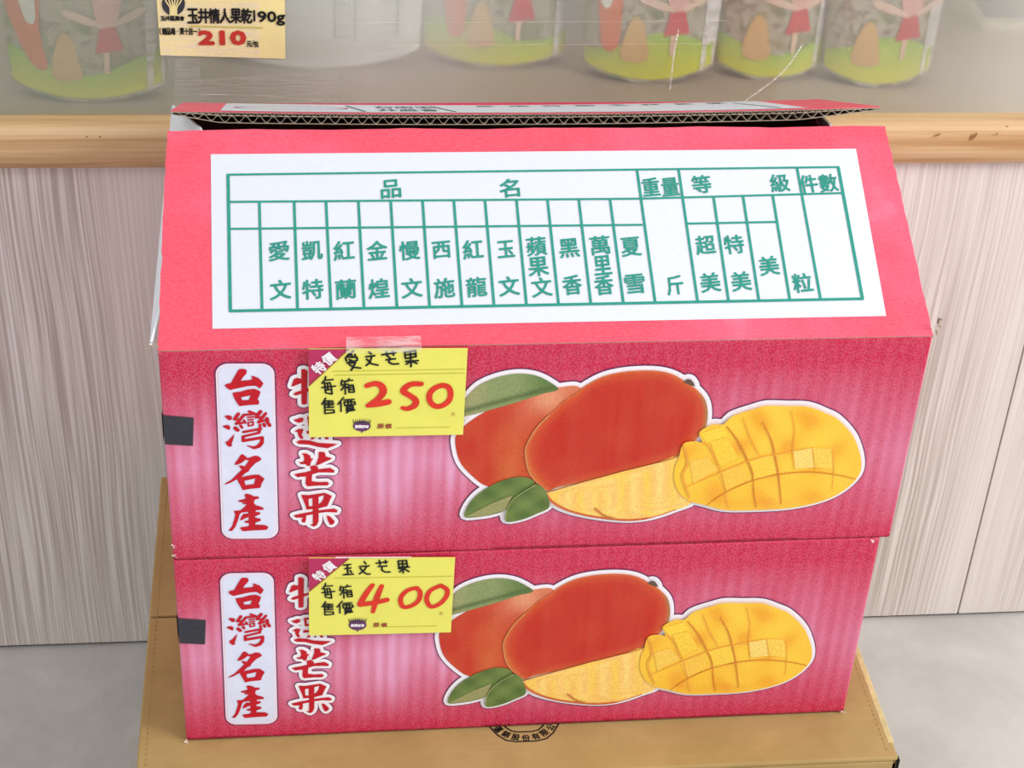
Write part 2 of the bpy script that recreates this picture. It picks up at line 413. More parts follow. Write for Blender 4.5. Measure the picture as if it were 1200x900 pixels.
# shelf of the display case, back board
SHZ = LIFT+0.2475
mb = MB(); mb.box(-1.6, 2.0, WALLY+0.009, 0.80, SHZ-0.02, SHZ); struct(mb.build('trim_2', M['shelf']))
mb = MB(); mb.box(-1.6, 2.0, 0.80, 0.82, 0.0, 0.95); struct(mb.build('wall_case', M['back']))
# acrylic front
AY = WALLY+0.006
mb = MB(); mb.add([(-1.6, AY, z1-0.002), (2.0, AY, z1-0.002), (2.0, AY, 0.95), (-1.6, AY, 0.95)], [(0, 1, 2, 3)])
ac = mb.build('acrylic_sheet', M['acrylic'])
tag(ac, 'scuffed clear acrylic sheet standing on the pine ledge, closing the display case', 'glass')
AS = Surf((0, 0, 0), 0, (0, AY, 0), (1, 0, 0), (0, 0, 1), (0, -1, 0))
mb = MB()
for a, b in (((1.0*412, 27), (850, 24)), ((412, 53), (850, 51)), ((412, 0), (413, 53))):
    ribbon(mb, AS, [AS.px(a), AS.px(b)], [0.0006]*2, 2, round_=False)
mb.build('faint_line', clear_tape('hazy_line', 0.10), ac)  # faint pale lines across the sheet
scr = clear_tape('scratch_white', 0.45)
def scratch(mb): mb.build('scratch', scr, ac)
mb = MB()
ribbon(mb, AS, smooth_loop([AS.px(p) for p in ((940, 52), (925, 75), (905, 95), (870, 120))], 4, False), [0.0009]*13, 2)
scratch(mb); mb = MB()
ribbon(mb, AS, [AS.px(p) for p in ((236, 110), (300, 111), (378, 118))], [0.0004]*3, 2)
scratch(mb); mb = MB()
ribbon(mb, AS, [AS.px(p) for p in ((795, 35), (790, 60), (785, 105))], [0.0010]*3, 2)
scratch(mb)
mb = MB(); poly(mb, AS, [[AS.px(p) for p in ((205, 68), (235, 68), (235, 130), (204, 130))]], 3); poly(mb, AS, [[AS.px(p) for p in ((234, 92), (395, 82), (395, 132), (234, 132))]], 4)
mb.build('tape', clear_tape('old_tape', 0.05), ac)

# ------------------------------------------------------------------ brown carton
BX0, BX1, BY0, BY1 = -0.028, 0.4245, -0.0365, 0.257
BC = thing('cardboard_carton', 'brown kraft cardboard carton lying on the floor under both red boxes', 'box', (0, 0, 0))
mb = MB(); t = 0.004
mb.box(BX0, BX1, BY0, BY0+t, 0, LIFT-0.004); mb.box(BX0, BX1, BY1-t, BY1, 0, LIFT-0.004)
mb.box(BX0, BX0+t, BY0, BY1, 0, LIFT-0.004); mb.box(BX1-t, BX1, BY0, BY1, 0, LIFT-0.004); mb.box(BX0, BX1, BY0, BY1, 0, 0.004)
mb.build('carton_wall', M['kraft'], BC, bevel=0.0012)
for y0, y1 in ((BY0, 0.1102), (0.1122, BY1)):
    mb = MB(); mb.box(BX0, BX1, y0, y1, LIFT-0.004, LIFT-0.0003); mb.build('top_flap', M['kraft'], BC, bevel=0.0014)
mb = MB()
for side in (BX0+0.005, BX1-0.006):
    for k in range(70):
        y = BY0+0.006+k*0.0041; mb.box(side-0.0005, side+0.0005, y, y+0.0022, LIFT-0.0009, LIFT-0.0002)
mb.build('perforation', M['kraft_edge'], BC)['kind'] = 'stuff'
# pale worn edge on the right, crushed corner with a wire staple
mb = MB(); mb.box(BX1-0.0035, BX1+0.0006, BY0+0.012, BY1, LIFT-0.003, LIFT-0.0001); mb.build('worn_edge', flat('pale_worn_kraft', (214, 196, 140), 0.7, 0.08, 200), BC, bevel=0.0008)
mb = MB(); cx, cy = BX1-0.002, BY0+0.004
for k in range(7):
    a = random.random()*6.28; r = random.uniform(.002, .005); z = LIFT-random.uniform(0, .006)
    mb.add([(cx, cy, z), (cx+r*math.cos(a), cy+r*math.sin(a)*0.8, z+random.uniform(-.003, 0)*0.5), (cx+r*math.cos(a+.7), cy+r*math.sin(a+.7)*0.8, z-.002)], [(0, 1, 2)])
mb.build('torn_corner', M['wire'], BC)['kind'] = 'stuff'
mb = MB(); mb.box(BX1-0.0006, BX1+0.0008, BY0-0.001, BY0+0.003, LIFT-0.06, LIFT-0.002); mb.build('staple', M['dark'], BC)
# round company stamp, mostly under the box
TS = Surf((0, 0, 0), 0, (0, 0, LIFT-0.0003), (1, 0, 0), (0, 1, 0), (0, 0, 1))
c0 = TS.px((617, 869)); c0 = (c0[0], c0[1]+0.0225)
mb = MB()
def hexring(r, w):
    pts = []
    for i in range(24):
        a = 2*math.pi*i/24+math.pi/6; rr = r*(1+0.035*math.cos(6*(a-math.pi/6+math.pi/6)))
        pts.append((c0[0]+rr*math.cos(a), c0[1]+rr*math.sin(a)*0.98))
    ribbon(mb, TS, pts, [w]*24, 1, closed=True)
hexring(0.0238, 0.0009); hexring(0.0155, 0.0009)
for i, ch in enumerate('農產運銷股份有限公司農產運銷股份有限公司'):
    a = 2*math.pi*i/20
    text(mb, TS, ch, (c0[0]+0.0197*math.cos(a), c0[1]+0.0197*math.sin(a)), 0.0046, 0.0050, 1, rot=a+math.pi/2, bold=0.0003)
mb.build('printed_stamp', M['black_ink'], BC)

# ------------------------------------------------------------------ fruit cartons
TH = 0.0056; H = 0.1391; W = 0.4060; D = 0.280; T = 0.0055
UP_LOC = (0.0, 0.0, LIFT+H); LOW_LOC = (0.0, 0.0, LIFT+0.0002)
UF = Surf(UP_LOC, TH, (0, 0, 0), (1, 0, 0), (0, 0, 1), (0, -1, 0))        # upper front face
FA = math.atan2(0.0565, 0.132)
FL = Surf(UP_LOC, TH, (0, 0, H), (1, 0, 0), (0, math.cos(FA), math.sin(FA)), (0, -math.sin(FA), math.cos(FA)))  # sloping front flap
FLEN = 0.1437

def crop(ox, oy, sc): return lambda pts: [UF.px((ox+p[0]/sc, oy+p[1]/sc)) for p in pts]

# --- brush characters, traced as outlines
GL = {}
c = crop(250, 425, 15)
GL['台'] = [[c([(470,90),(560,95),(590,125),(580,175),(520,240),(480,300),(660,285),(690,255),(660,215),(700,215),(800,255),(880,345),(850,400),(815,435),(770,400),(730,385),(600,395),(430,430),(300,462),(240,430),(195,380),(230,355),(310,340),(370,230),(440,110)])],
 [c([(335,510),(480,490),(600,455),(720,440),(800,470),(830,500),(800,580),(775,625),(805,655),(800,715),(640,725),(460,745),(410,680),(360,590)]), c([(490,590),(655,555),(625,640),(500,640)])]]
c = crop(250, 475, 15)
GL['灣'] = [[c([(195,170),(240,155),(310,165),(330,190),(320,235),(280,245),(240,220)])], [c([(155,350),(200,330),(260,325),(300,355),(290,415),(240,400),(190,370)])],
 [c([(375,480),(345,600),(325,640),(330,690),(290,715),(240,685),(210,620),(255,610),(310,550)])]]
WAN = [c(s) for s in ([(440,130),(375,225)],[(375,225),(470,235)],[(540,150),(410,300)],[(400,305),(510,290)],[(385,380),(430,420)],[(480,340),(505,375)],[(630,90),(720,125)],[(540,150),(740,135)],[(600,195),(700,185)],[(610,240),(700,230)],[(610,285),(700,270),(700,330),(620,345),(610,285)],[(540,250),(560,290)],[(830,90),(755,190)],[(755,190),(850,195)],[(920,125),(795,280)],[(795,280),(890,250)],[(940,215),(950,240)],[(885,310),(900,345)],[(945,270),(990,335)],[(820,320),(820,390)],[(530,450),(835,395)],[(520,530),(800,465)],[(815,400),(805,465)],[(525,530),(525,610)],[(525,605),(860,550)],[(862,552),(850,640),(800,700),(720,730),(600,692)])]
WANW = [55,42,50,42,62,45,45,42,30,30,28,42,60,42,50,42,62,52,58,40,45,42,45,50,55,None]
c = crop(250, 525, 15)
GL['名'] = [[c([(515,90),(590,145),(560,195),(500,240),(430,275),(375,280),(380,250),(440,170),(480,105)])],
 [c([(570,160),(640,150),(720,118),(790,125),(845,165),(830,200),(740,250),(650,340),(620,395),(560,425),(490,500),(400,540),(300,595),(195,630),(215,600),(320,540),(430,430),(550,310),(600,240),(625,195),(570,195)])],
 [c([(445,290),(500,290),(560,310),(530,370),(480,340)])],
 [c([(420,520),(480,500),(600,470),(720,450),(800,450),(900,520),(840,625),(840,660),(815,685),(640,700),(520,725),(480,650),(430,560)]), c([(545,560),(740,515),(715,615),(565,635)])]]
c = crop(250, 572, 15)
GL['產'] = [[c([(545,90),(600,80),(680,105),(700,125),(800,130),(800,165),(740,180),(720,200),(715,250),(750,285),(830,305),(885,335),(880,360),(750,370),(740,400),(820,405),(825,440),(730,480),(740,500),(830,520),(835,555),(740,590),(735,625),(900,630),(970,660),(940,715),(700,725),(520,740),(470,690),(480,670),(620,650),(635,600),(560,590),(545,560),(620,550),(620,490),(560,515),(490,550),(470,540),(500,470),(540,430),(620,430),(610,400),(500,410),(465,440),(430,560),(390,660),(330,735),(265,730),(330,650),(370,520),(385,450),(360,380),(470,375),(530,330),(590,265),(500,260),(520,235),(620,230),(460,228),(435,200),(500,185),(570,165)])]]
c = crop(330, 425, 15)
GL['特'] = [[c([(345,100),(400,95),(455,130),(450,400),(445,700),(400,720),(350,710),(345,400)])], [c([(215,270),(270,250),(350,270),(350,340),(300,360),(200,400),(170,400)])], [c([(200,540),(250,500),(350,470),(600,400),(600,440),(350,530),(250,560)])],
 [c([(620,200),(980,180),(980,230),(620,260)])], [c([(760,100),(830,100),(830,360),(760,360)])], [c([(600,340),(1020,320),(1020,370),(600,390)])], [c([(850,380),(920,380),(920,700),(820,720),(760,640),(850,650)])]]
c = crop(330, 475, 15)
GL['選'] = [[c([(205,235),(260,225),(320,200),(385,205),(380,260),(310,290),(250,270)])], [c([(225,440),(300,395),(385,400),(370,450),(350,500),(380,550),(370,575),(320,560),(290,500),(280,450)])],
 [c([(255,620),(340,590),(500,600),(640,640),(800,650),(985,660),(900,700),(810,735),(640,710),(480,670),(300,660)])],
 [c([(450,180),(640,170),(640,340),(470,350)]), c([(500,215),(590,210),(590,300),(510,305)])], [c([(700,180),(880,170),(880,340),(720,350)]), c([(750,215),(840,210),(840,300),(760,305)])], [c([(440,430),(930,410),(930,460),(440,480)])],[c([(560,500),(620,500),(560,580),(500,580)])],[c([(740,500),(800,500),(830,580),(770,580)])]]
c = crop(330, 520, 15)
GL['芒'] = [[c([(360,150),(430,150),(505,190),(510,240),(560,245),(520,290),(500,370),(450,370),(420,340),(340,340),(305,305),(380,300),(400,260),(390,200)])],
 [c([(650,125),(740,125),(770,160),(770,205),(880,235),(870,255),(780,290),(680,340),(590,370),(620,300),(650,220)])],
 [c([(500,380),(570,360),(640,390),(640,430),(850,405),(930,450),(920,490),(800,485),(650,485),(540,520),(530,570),(530,640),(640,655),(800,650),(840,680),(800,715),(640,715),(450,730),(420,680),(430,560),(350,560),(280,570),(215,520),(300,500),(420,480),(520,455)])]]
c = crop(330, 570, 15)
GL['果'] = [[c([(345,130),(480,135),(640,110),(760,95),(885,150),(850,220),(800,330),(640,370),(440,390),(420,320),(380,220)]), c([(470,205),(540,185),(545,330),(480,330)]), c([(650,165),(745,135),(735,200),(700,260),(650,300)])],
 [c([(545,180),(645,160),(650,480),(650,590),(620,660),(570,690),(500,655),(550,640),(550,480)])],
 [c([(210,490),(330,460),(500,430),(660,400),(920,370),(985,400),(970,440),(800,430),(640,450),(500,480),(430,495),(430,560),(410,620),(360,610),(350,570),(380,530),(250,530)])],
 [c([(790,490),(850,510),(930,590),(930,620),(880,660),(850,650),(810,580)])]]
PXM = 1/2215.0
def brush(ch, mb, layer):
    for loops in GL[ch]: poly(mb, UF, loops, layer)
    if ch == '灣':
        for s, q in zip(WAN, WANW):
            ws = [q*PXM/15*1.15]*len(s) if q else [60*PXM/15, 75*PXM/15, 78*PXM/15, 62*PXM/15, 18*PXM/15]
            ribbon(mb, UF, s, ws, layer)
def outline(ch, mb, layer, wd, mi=0):
    for loops in GL[ch]:
        for l in loops[:1]:
            poly(mb, UF, [l], layer, mi); ribbon(mb, UF, l, [wd]*len(l), layer, mi, closed=True)

# --- fruit picture shapes
ca = lambda pts: [UF.px((510+p[0]/4.5, 420+p[1]/4.5)) for p in pts]
cb = lambda pts: [UF.px((640+p[0]/4.5, 420+p[1]/4.5)) for p in pts]
cc = lambda pts: [UF.px((780+p[0]/4.8, 455+p[1]/4.8)) for p in pts]
leaf_top = ca([(120,300),(140,240),(165,200),(230,135),(330,92),(440,74),(540,88),(620,130),(645,160),(560,182),(430,225),(300,262),(200,290)])
mango_b = ca([(105,440),(115,390),(160,345),(230,295),(320,250),(430,225),(520,190),(600,160),(660,147),(760,147),(800,250),(760,450),(600,640),(420,670),(280,670),(200,620),(130,540)])
mango_f = ca([(590,690),(530,640),(490,580),(475,480),(495,420),(540,350),(600,290),(680,215),(745,175)]) + cb([(200,140),(300,88),(420,62),(560,57),(660,75),(740,120),(800,165),(840,220),(850,300),(830,370),(760,450),(700,500),(600,540),(400,590),(200,640),(60,672)])
slice_ = cb([(-3,700),(200,640),(400,585),(600,535),(700,505),(760,600),(780,740),(680,790),(560,830),(440,845),(300,835),(160,810),(50,770)])
cutm = cc([(70,380),(95,300),(160,285),(203,290),(185,235),(260,190),(320,190),(370,145),(460,113),(480,108),(560,86),(680,88),(800,92),(900,130),(960,160),(1030,230),(1070,300),(1095,400),(1080,480),(1000,560),(880,620),(700,660),(500,672),(330,672),(220,645),(130,620),(70,570),(45,500),(50,430)])
leaf_1 = ca([(155,828),(165,780),(210,720),(280,670),(370,630),(460,616),(520,640),(500,680),(430,720),(370,790),(300,815),(220,828)])
leaf_1b = ca([(157,826),(300,752),(405,712),(370,790),(250,822)])
leaf_2 = ca([(370,848),(375,790),(410,730),(480,680),(530,650),(580,690),(600,770),(540,805),(450,840)])
nub = cb([(722,116),(742,100),(762,104),(776,122),(784,138),(764,136)])
def lerp(a, b, t): t = max(0, min(1, t)); return tuple(a[i]+(b[i]-a[i])*t for i in range(4))
def sm(a, b, x): t = max(0, min(1, (x-a)/(b-a))); return t*t*(3-2*t)
def wob(q, f, s): return math.sin(q[0]*f+s)*math.sin(q[1]*f*1.3+2*s)
R1, R2, OR, PE, GRN = lin((196,34,20)), lin((206,70,34)), lin((220,124,58)), lin((232,170,128)), lin((150,130,80))
def col_front(q, d):
    g = UF_px_inv(q); x, y = g
    t = lerp(R2, R1, sm(0.02, 0.22, d) + 0.25*wob(q, 120, 1))
    t = lerp(t, OR, 0.75*sm(0.55, 1.0, ((652-x)/36.0)*0.8+((y-540)/40.0)*0.5))
    t = lerp(t, OR, 0.6*(1-sm(0, 0.05, d)))
    t = lerp(t, GRN, 0.8*(1-sm(0, 0.05, d))*sm(815, 830, x))
    return t
def col_back(q, d):
    x, y = UF_px_inv(q)
    t = lerp(R1, OR, 0.55*sm(0.3, 1.0, 1-abs(((x-600)/50.0))) * sm(470, 530, y))
    t = lerp(t, PE, 0.9*sm(612, 650, x)*(1-sm(465, 500, y)))
    t = lerp(t, lin((232,150,112)), 0.6*sm(590, 625, x)*(1-sm(475, 520, y)))
    return lerp(t, R2, 0.4+0.4*wob(q, 150, 0))
_h = [UF.px(p) for p in ((500, 410), (1050, 410), (1050, 640), (500, 640))]
_A = []; _B = []
for (u_, v_), (x_, y_) in zip(_h, ((500, 410), (1050, 410), (1050, 640), (500, 640))):
    _A += [[u_, v_, 1, 0, 0, 0, -x_*u_, -x_*v_], [0, 0, 0, u_, v_, 1, -y_*u_, -y_*v_]]; _B += [x_, y_]
_hm = np.linalg.solve(np.array(_A), np.array(_B))
def UF_px_inv(q):      # where on the printed picture a point lies (picture units)
    w_ = _hm[6]*q[0]+_hm[7]*q[1]+1
    return ((_hm[0]*q[0]+_hm[1]*q[1]+_hm[2])/w_, (_hm[3]*q[0]+_hm[4]*q[1]+_hm[5])/w_)
Y1, Y2, Y3, YP = lin((252,204,60)), lin((250,184,42)), lin((236,152,34)), lin((254,218,126))
def col_slice(q, d):
    x, y = UF_px_inv(q); return lerp(lerp(Y1, YP, 0.6+0.4*math.sin(x*0.23)), lin((250,190,104)), 0.4+0.4*math.sin(x*0.41+2))
def col_cut(q, d):
    x, y = UF_px_inv(q)
    g = 0.5+0.28*math.sin(x*0.11+y*0.05+1.5*math.sin(y*0.06))+0.22*math.sin(y*0.13-x*0.05+2*math.sin(x*0.045))
    t = lerp(Y1, Y2, g); t = lerp(t, Y3, 0.5*sm(0.55, 1.0, g)+0.5*sm(575, 592, y)); return lerp(t, Y1, 0.5*(1-sm(0, 0.15, d)))
G1, G2, G3 = lin((72,110,44)), lin((134,150,96)), lin((160,160,112))
def col_leaf_top(q, d):
    x, y = UF_px_inv(q); t = lerp(lerp(G3, G2, sm(540, 590, x)), G1, 0.8*sm(600, 650, x))
    ridge = 480-(x-545)*0.27; return lerp(t, lin((76,100,50)), 0.85*math.exp(-((y-ridge)/3.2)**2))
def col_leaf(q, d): return lerp(lin((74,104,44)), lin((112,134,66)), 0.5+0.5*wob(q, 300, 0.4))
def col_leafb(q, d): return lin((152,150,96))

# front face marks shared by both cartons; names say the part
def front_print(root, tf):
    def place(o):
        o.scale = (tf[0], 1, tf[1]); o.location = (tf[2], tf[4], tf[3]); return o
    # black registration mark
    mb = MB(); q = [UF.px(p) for p in ((190, 486), (227, 489), (226, 522), (193, 520))]
    q[0] = (0.0002, q[0][1]); q[3] = (0.0002, q[3][1]); poly(mb, UF, [q], 2)
    zt, zb = q[0][1], q[3][1]
    mb.add([(-0.0004, -0.0003, zb), (-0.0004, 0.014, zb+0.0005), (-0.0004, 0.014, zt), (-0.0004, -0.0003, zt)], [(0, 1, 2, 3)])
    o = place(mb.build('registration_mark', M['mark'], root)); o.location.x = 0
    # rounded white label with the four red brush characters
    crn = [UF.px(p) for p in ((252.3, 425.6), (321.3, 425.4), (326.4, 630.3), (260.3, 631))]
    def rr(inset, r):
        pts = []
        for i in range(4):
            p = Vector(crn[i]); a = Vector(crn[i-1]); b = Vector(crn[(i+1) % 4])
            da, db = (a-p).normalized(), (b-p).normalized(); p = p+(da+db)*inset
            for k in range(7):
                th = k/6*math.pi/2; pts.append(tuple(p+da*(r*(1-math.sin(th)))+db*(r*(1-math.cos(th)))))
        return pts
    mb = MB(); poly(mb, UF, [rr(0.0, 0.0065)], 2, 1); poly(mb, UF, [rr(0.0012, 0.0055)], 3, 0)
    l = rr(-0.0003, 0.0065); ribbon(mb, UF, l, [0.0007]*len(l), 1, 2, closed=True)
    lab = place(mb.build('vertical_label', [M['label_white'], M['label_edge'], M['shade']], root))
    lab['label'] = 'rounded white label printed 台灣名產 in red brush writing'
    for ch in '台灣名產':
        mb = MB(); outl = MB(); brush(ch, mb, 5)
        mb.build('lettering', M['red_ink'], lab)
    # second column, red with a white outline
    first = None
    for ch in '特選芒果':
        mb = MB(); outline(ch, mb, 2, 0.0052, 1)
        outline(ch, mb, 3, 0.0042, 0)
        o = mb.build('lettering_outline', [M['outline_white'], M['shade']], root); place(o)
        mb = MB(); brush(ch, mb, 5); mb.build('lettering', M['red_ink'], o)
    # the fruit picture
    mb = MB(); shapes = []
    for sh in (leaf_top, mango_b, mango_f, slice_, leaf_1, leaf_2, nub, cutm):
        sub = 3
        l = smooth_loop(sh, max(1, sub)) if sub > 1 else sh
        ribbon(mb, UF, l, [0.0062]*len(l), 2, 1, closed=True); ribbon(mb, UF, l, [0.0050]*len(l), 3, 0, closed=True)
    pic = place(mb.build('fruit_picture', [M['outline_white'], M['shade']], root)); pic['label'] = 'printed picture of red mangoes, a yellow slice, a cut mango and leaves'
    def sub(name, draw):
        k = MB(); draw(k); return k.build(name, M['print'], pic)
    sub('printed_mango', lambda k: ringfill(k, UF, smooth_loop(mango_b, 5), 5, col_back, 14))
    def d_(k):
        ringfill(k, UF, smooth_loop(leaf_top, 5), 6, col_leaf_top, 8)
    sub('printed_leaf', d_)
    def d_(k):
        ringfill(k, UF, smooth_loop(mango_f, 5), 7, col_front, 18); poly(k, UF, [nub], 8, col=lin((92, 72, 60)))
        ribbon(k, UF, smooth_loop(ca([(590,690),(530,640),(490,580),(475,480),(495,420),(540,350),(600,290)]), 4, False), [0.0008]*25, 8, col=lin((214,140,84)))
    sub('printed_mango', d_)
    def d_(k):
        poly(k, UF, [leaf_2], 10, col=lin((92,118,54))); l = smooth_loop(leaf_2, 4); ringfill(k, UF, l, 11, col_leaf, 6)
        ribbon(k, UF, smooth_loop(ca([(370,848),(375,790),(410,730),(480,680),(530,655)]), 4, False), [0.0006]*17, 12, col=lin((150,158,100)))
    sub('printed_leaf', d_)
    def d_(k):
        ringfill(k, UF, smooth_loop(leaf_1, 4), 8, col_leaf, 6); poly(k, UF, [leaf_1b], 9, col=lin((152,150,98)))
    sub('printed_leaf', d_)
    def d_(k):
        ringfill(k, UF, smooth_loop(slice_, 2), 9, col_slice, 14, centre=cb([(400, 700)])[0])
        ribbon(k, UF, smooth_loop(cb([(-3,705),(30,745),(100,785),(200,815),(330,835),(440,842),(560,827),(680,787)]), 3, False), [0.0014]*18+[0.0005]*4, 10, col=lin((206,98,50)))
        ribbon(k, UF, smooth_loop(cb([(255,780),(300,815),(360,836)]), 4, False), [0.0012]*9, 11, col=lin((200,120,60)))
        ribbon(k, UF, cb([(0,695),(200,637),(400,583),(600,534),(690,507)]), [0.0005]*5, 11, col=lin((150,56,30)))
    sub('printed_slice', d_)
    def d_(k):
        ringfill(k, UF, smooth_loop(cutm, 3), 12, col_cut, 16, centre=cc([(560, 380)])[0])
        for q, cl_ in (([(460,395),(600,360),(625,462),(490,502)], (252,204,64)), ([(290,465),(430,410),(468,500),(330,560)], (250,196,66)),
                       ([(710,335),(820,320),(830,430),(720,440)], (250,212,110)), ([(245,285),(340,262),(405,372),(300,425)], (252,204,58)),
                       ([(130,400),(230,370),(290,440),(150,520)], (250,200,80)), ([(190,240),(320,200),(345,255),(225,290)], (254,210,60)), ([(820,320),(930,325),(940,440),(830,430)], (250,204,80))):
            poly(k, UF, [cc(q)], 13, col=lin(cl_))
        dk = lin((216,134,34)); md = lin((236,166,56))
        for l, wd, cl_ in (([(340,200),(400,280),(445,370),(480,450),(488,502)], 1.3, dk), ([(488,502),(492,580),(505,655)], 0.9, dk), ([(228,642),(330,572),(480,505),(640,468),(800,455),(950,470),(1062,495)], 1.0, dk),
                       ([(540,175),(590,280),(612,380),(630,480),(645,632)], 1.2, dk), ([(205,290),(245,320),(300,440),(335,562)], 0.9, md),
                       ([(100,545),(290,462),(460,393),(600,358),(820,318)], 0.9, md), ([(95,300),(120,400),(90,480),(130,600)], 1.6, md), ([(700,110),(720,220),(710,335),(720,440)], 0.7, md), ([(820,320),(835,440)], 0.6, md), ([(930,330),(940,440),(930,560)], 0.6, md), ([(330,575),(350,660)], 0.7, md), ([(430,150),(470,260),(520,360)], 0.8, md)):
            lp = smooth_loop(cc(l), 4, False); n_ = len(lp)
            ribbon(k, UF, lp, [0.0009*wd*(0.45+0.55*math.sin(math.pi*(i+0.7)/(n_+0.4))) for i in range(n_)], 14, col=cl_)
    sub('printed_cut_mango', d_)

def shell(root, W_, openTop):
    mb = MB(); b = MB()
    mb.box(0, W_, 0, T, 0, H); mb.box(0, W_, D-T, D, 0, H); mb.box(0, T, T, D-T, 0, H); mb.box(W_-T, W_, T, D-T, 0, H)
    mb.box(0, W_, 0, D, 0, T*0.8)
    o = mb.build('carton_body', red_carton('crimson_carton_print', H), root, bevel=0.0016)
    b.box(T, W_-T, T+0.0002, T+0.0006, T, H-0.001); b.box(T, W_-T, D-T-0.0006, D-T-0.0002, T, H-0.001)
    b.box(T+0.0002, T+0.0006, T, D-T, T, H-0.001); b.box(W_-T-0.0006, W_-T-0.0002, T, D-T, T, H-0.001)
    if openTop: b.build('inner_liner', M['inside'], root)  # white lining drawn brown: the shade inside the box is put into its colour
    return o

# ---- lower box (closed)
low = thing('fruit_carton', 'closed red mango box, lower of the two, priced 400, standing on the brown carton', 'box', LOW_LOC, TH, 'red mango boxes')
WL = 0.4005
shell(low, WL, False)
for y0, y1 in ((0.0, D/2-0.0008), (D/2+0.0008, D)):
    mb = MB(); mb.box(0.0008, WL-0.0008, y0+0.0006, y1-0.0006, H-0.0045, H-0.0004); mb.build('top_flap', M['flap'], low)
front_print(low, (0.988, 1.012, -0.0031, -0.0030, 0))
# ---- upper box (open, its flaps propped like a roof)
up = thing('fruit_carton', 'open red mango box, upper of the two, with a green printed table on its flap', 'box', UP_LOC, TH, 'red mango boxes')
del up['group']; del low['group']
shell(up, W, True)
front_print(up, (1, 1, 0, 0, 0))

# front flap, with a soft crease and slightly ragged side edges
def slab(S, outline_pts, th, mats):
    """prism: outline on the outer face, th thick inwards; material 0 outer, 1 cut edge, 2 inner"""
    mb = MB(); n_ = len(outline_pts); tr = tessellate_polygon([[Vector((p[0], p[1], 0)) for p in outline_pts]])
    mb.add([S.at(p, 0) for p in outline_pts], [tuple(t_) for t_ in tr], 0)
    mb.add([S.at(p, -th) for p in outline_pts], [tuple(t_) for t_ in tr], 2)
    for i in range(n_):
        a, b = outline_pts[i], outline_pts[(i+1) % n_]
        mb.add([S.at(a), S.at(b), S.at(b, -th), S.at(a, -th)], [(0, 1, 2, 3)], 1)
    return mb
pts = [(0.0, 0.0)]; pts += [(W*i/40, 0.0) for i in range(1, 40)] + [(W, 0.0)]
rt = [(W+0.0012*i/30+random.uniform(-0.0004, 0.0004), 0.001+(FLEN-0.001)*i/30) for i in range(1, 30)]
tp = [(W+0.0012-(W-0.001)*i/60, FLEN+0.0006*math.sin(i*0.5)*random.random()) for i in range(61)]
lf = [(0.0022-0.0022*i/30+random.uniform(-0.0004, 0.0004), FLEN-(FLEN-0.001)*i/30) for i in range(1, 30)]
ff = slab(FL, pts+rt+tp+lf, T, None).build('front_flap', [M['flap'], M['paper_edge'], M['white']], up)
ff['label'] = 'sloping red flap with a white table printed in green'
# rounded crease between flap and front face
mb = MB(); nseg = 8; vs = []; r = 0.0022
for x in (0.0006, W-0.0006):
    for i in range(nseg+1):
        a = math.pi*1.0 - (math.pi/2-FA)*0 - (math.pi/2-FA+0.0)*i/nseg*1.0
        vs.append((x, r+r*math.cos(a)*1.0-0.0, H-0.0022+0.0*r+r*math.sin(a)*1.0))
mb.add(vs, [(i, i+1, nseg+2+i, nseg+1+i) for i in range(nseg)])
mb.build('fold', M['flap'], up, smooth=True)
# torn corner bits
def chips(name, centres, parent):
    mb = MB()
    for (x, y, z, r) in centres:
        for k in range(5):
            a = random.random()*6.28
            mb.add([(x, y, z), (x+r*math.cos(a), y-random.random()*0.001, z+r*math.sin(a)), (x+r*0.7*math.cos(a+0.5), y-0.0008, z+r*0.7*math.sin(a+0.5))], [(0, 1, 2)])
    mb.build(name, M['chip'], parent)['kind'] = 'stuff'
chips('torn_corner', [(0.0005, -0.0008, 0.004, 0.0025), (0.001, -0.0008, 0.012, 0.0016), (W-0.001, -0.0008, 0.001, 0.0015)], up)
chips('torn_corner', [(0.0008, -0.0008, 0.001, 0.0022), (WL-0.001, -0.0008, 0.001, 0.0022), (WL-0.0045, -0.0008, H-0.0005, 0.0018)], low)
mb = MB()
for k in range(9):
    a = random.random()*6.28; x = W+0.0015; z = H+0.002+k*0.001; rr_ = random.uniform(.002, .0045)
    mb.add([(x, 0.002, z), (x+rr_*math.cos(a)*.7, 0.0, z+rr_*math.sin(a)), (x+rr_*.6*math.cos(a+.6), 0.003, z+rr_*.6*math.sin(a+.6))], [(0, 1, 2)])
mb.build('frayed_corner', M['paper_edge'], up)
mb = MB()                                   # rolled cut end of the board at the left hinge corner
for k in range(10):
    a0, a1 = math.pi*k/9, math.pi*(k+1)/9
    for rad in (0.0038, 0.0022):
        c_ = (-0.0028, 0.004, H+0.001); q = []
        for a_, r_ in ((a0, rad), (a1, rad), (a1, rad-0.0007), (a0, rad-0.0007)):
            q.append((c_[0]+r_*math.cos(a_)*0.9, c_[1]-0.003, c_[2]+r_*math.sin(a_)))
        mb.add(q, [(0, 1, 2, 3)])
mb.build('rolled_edge', M['paper_edge'], up)

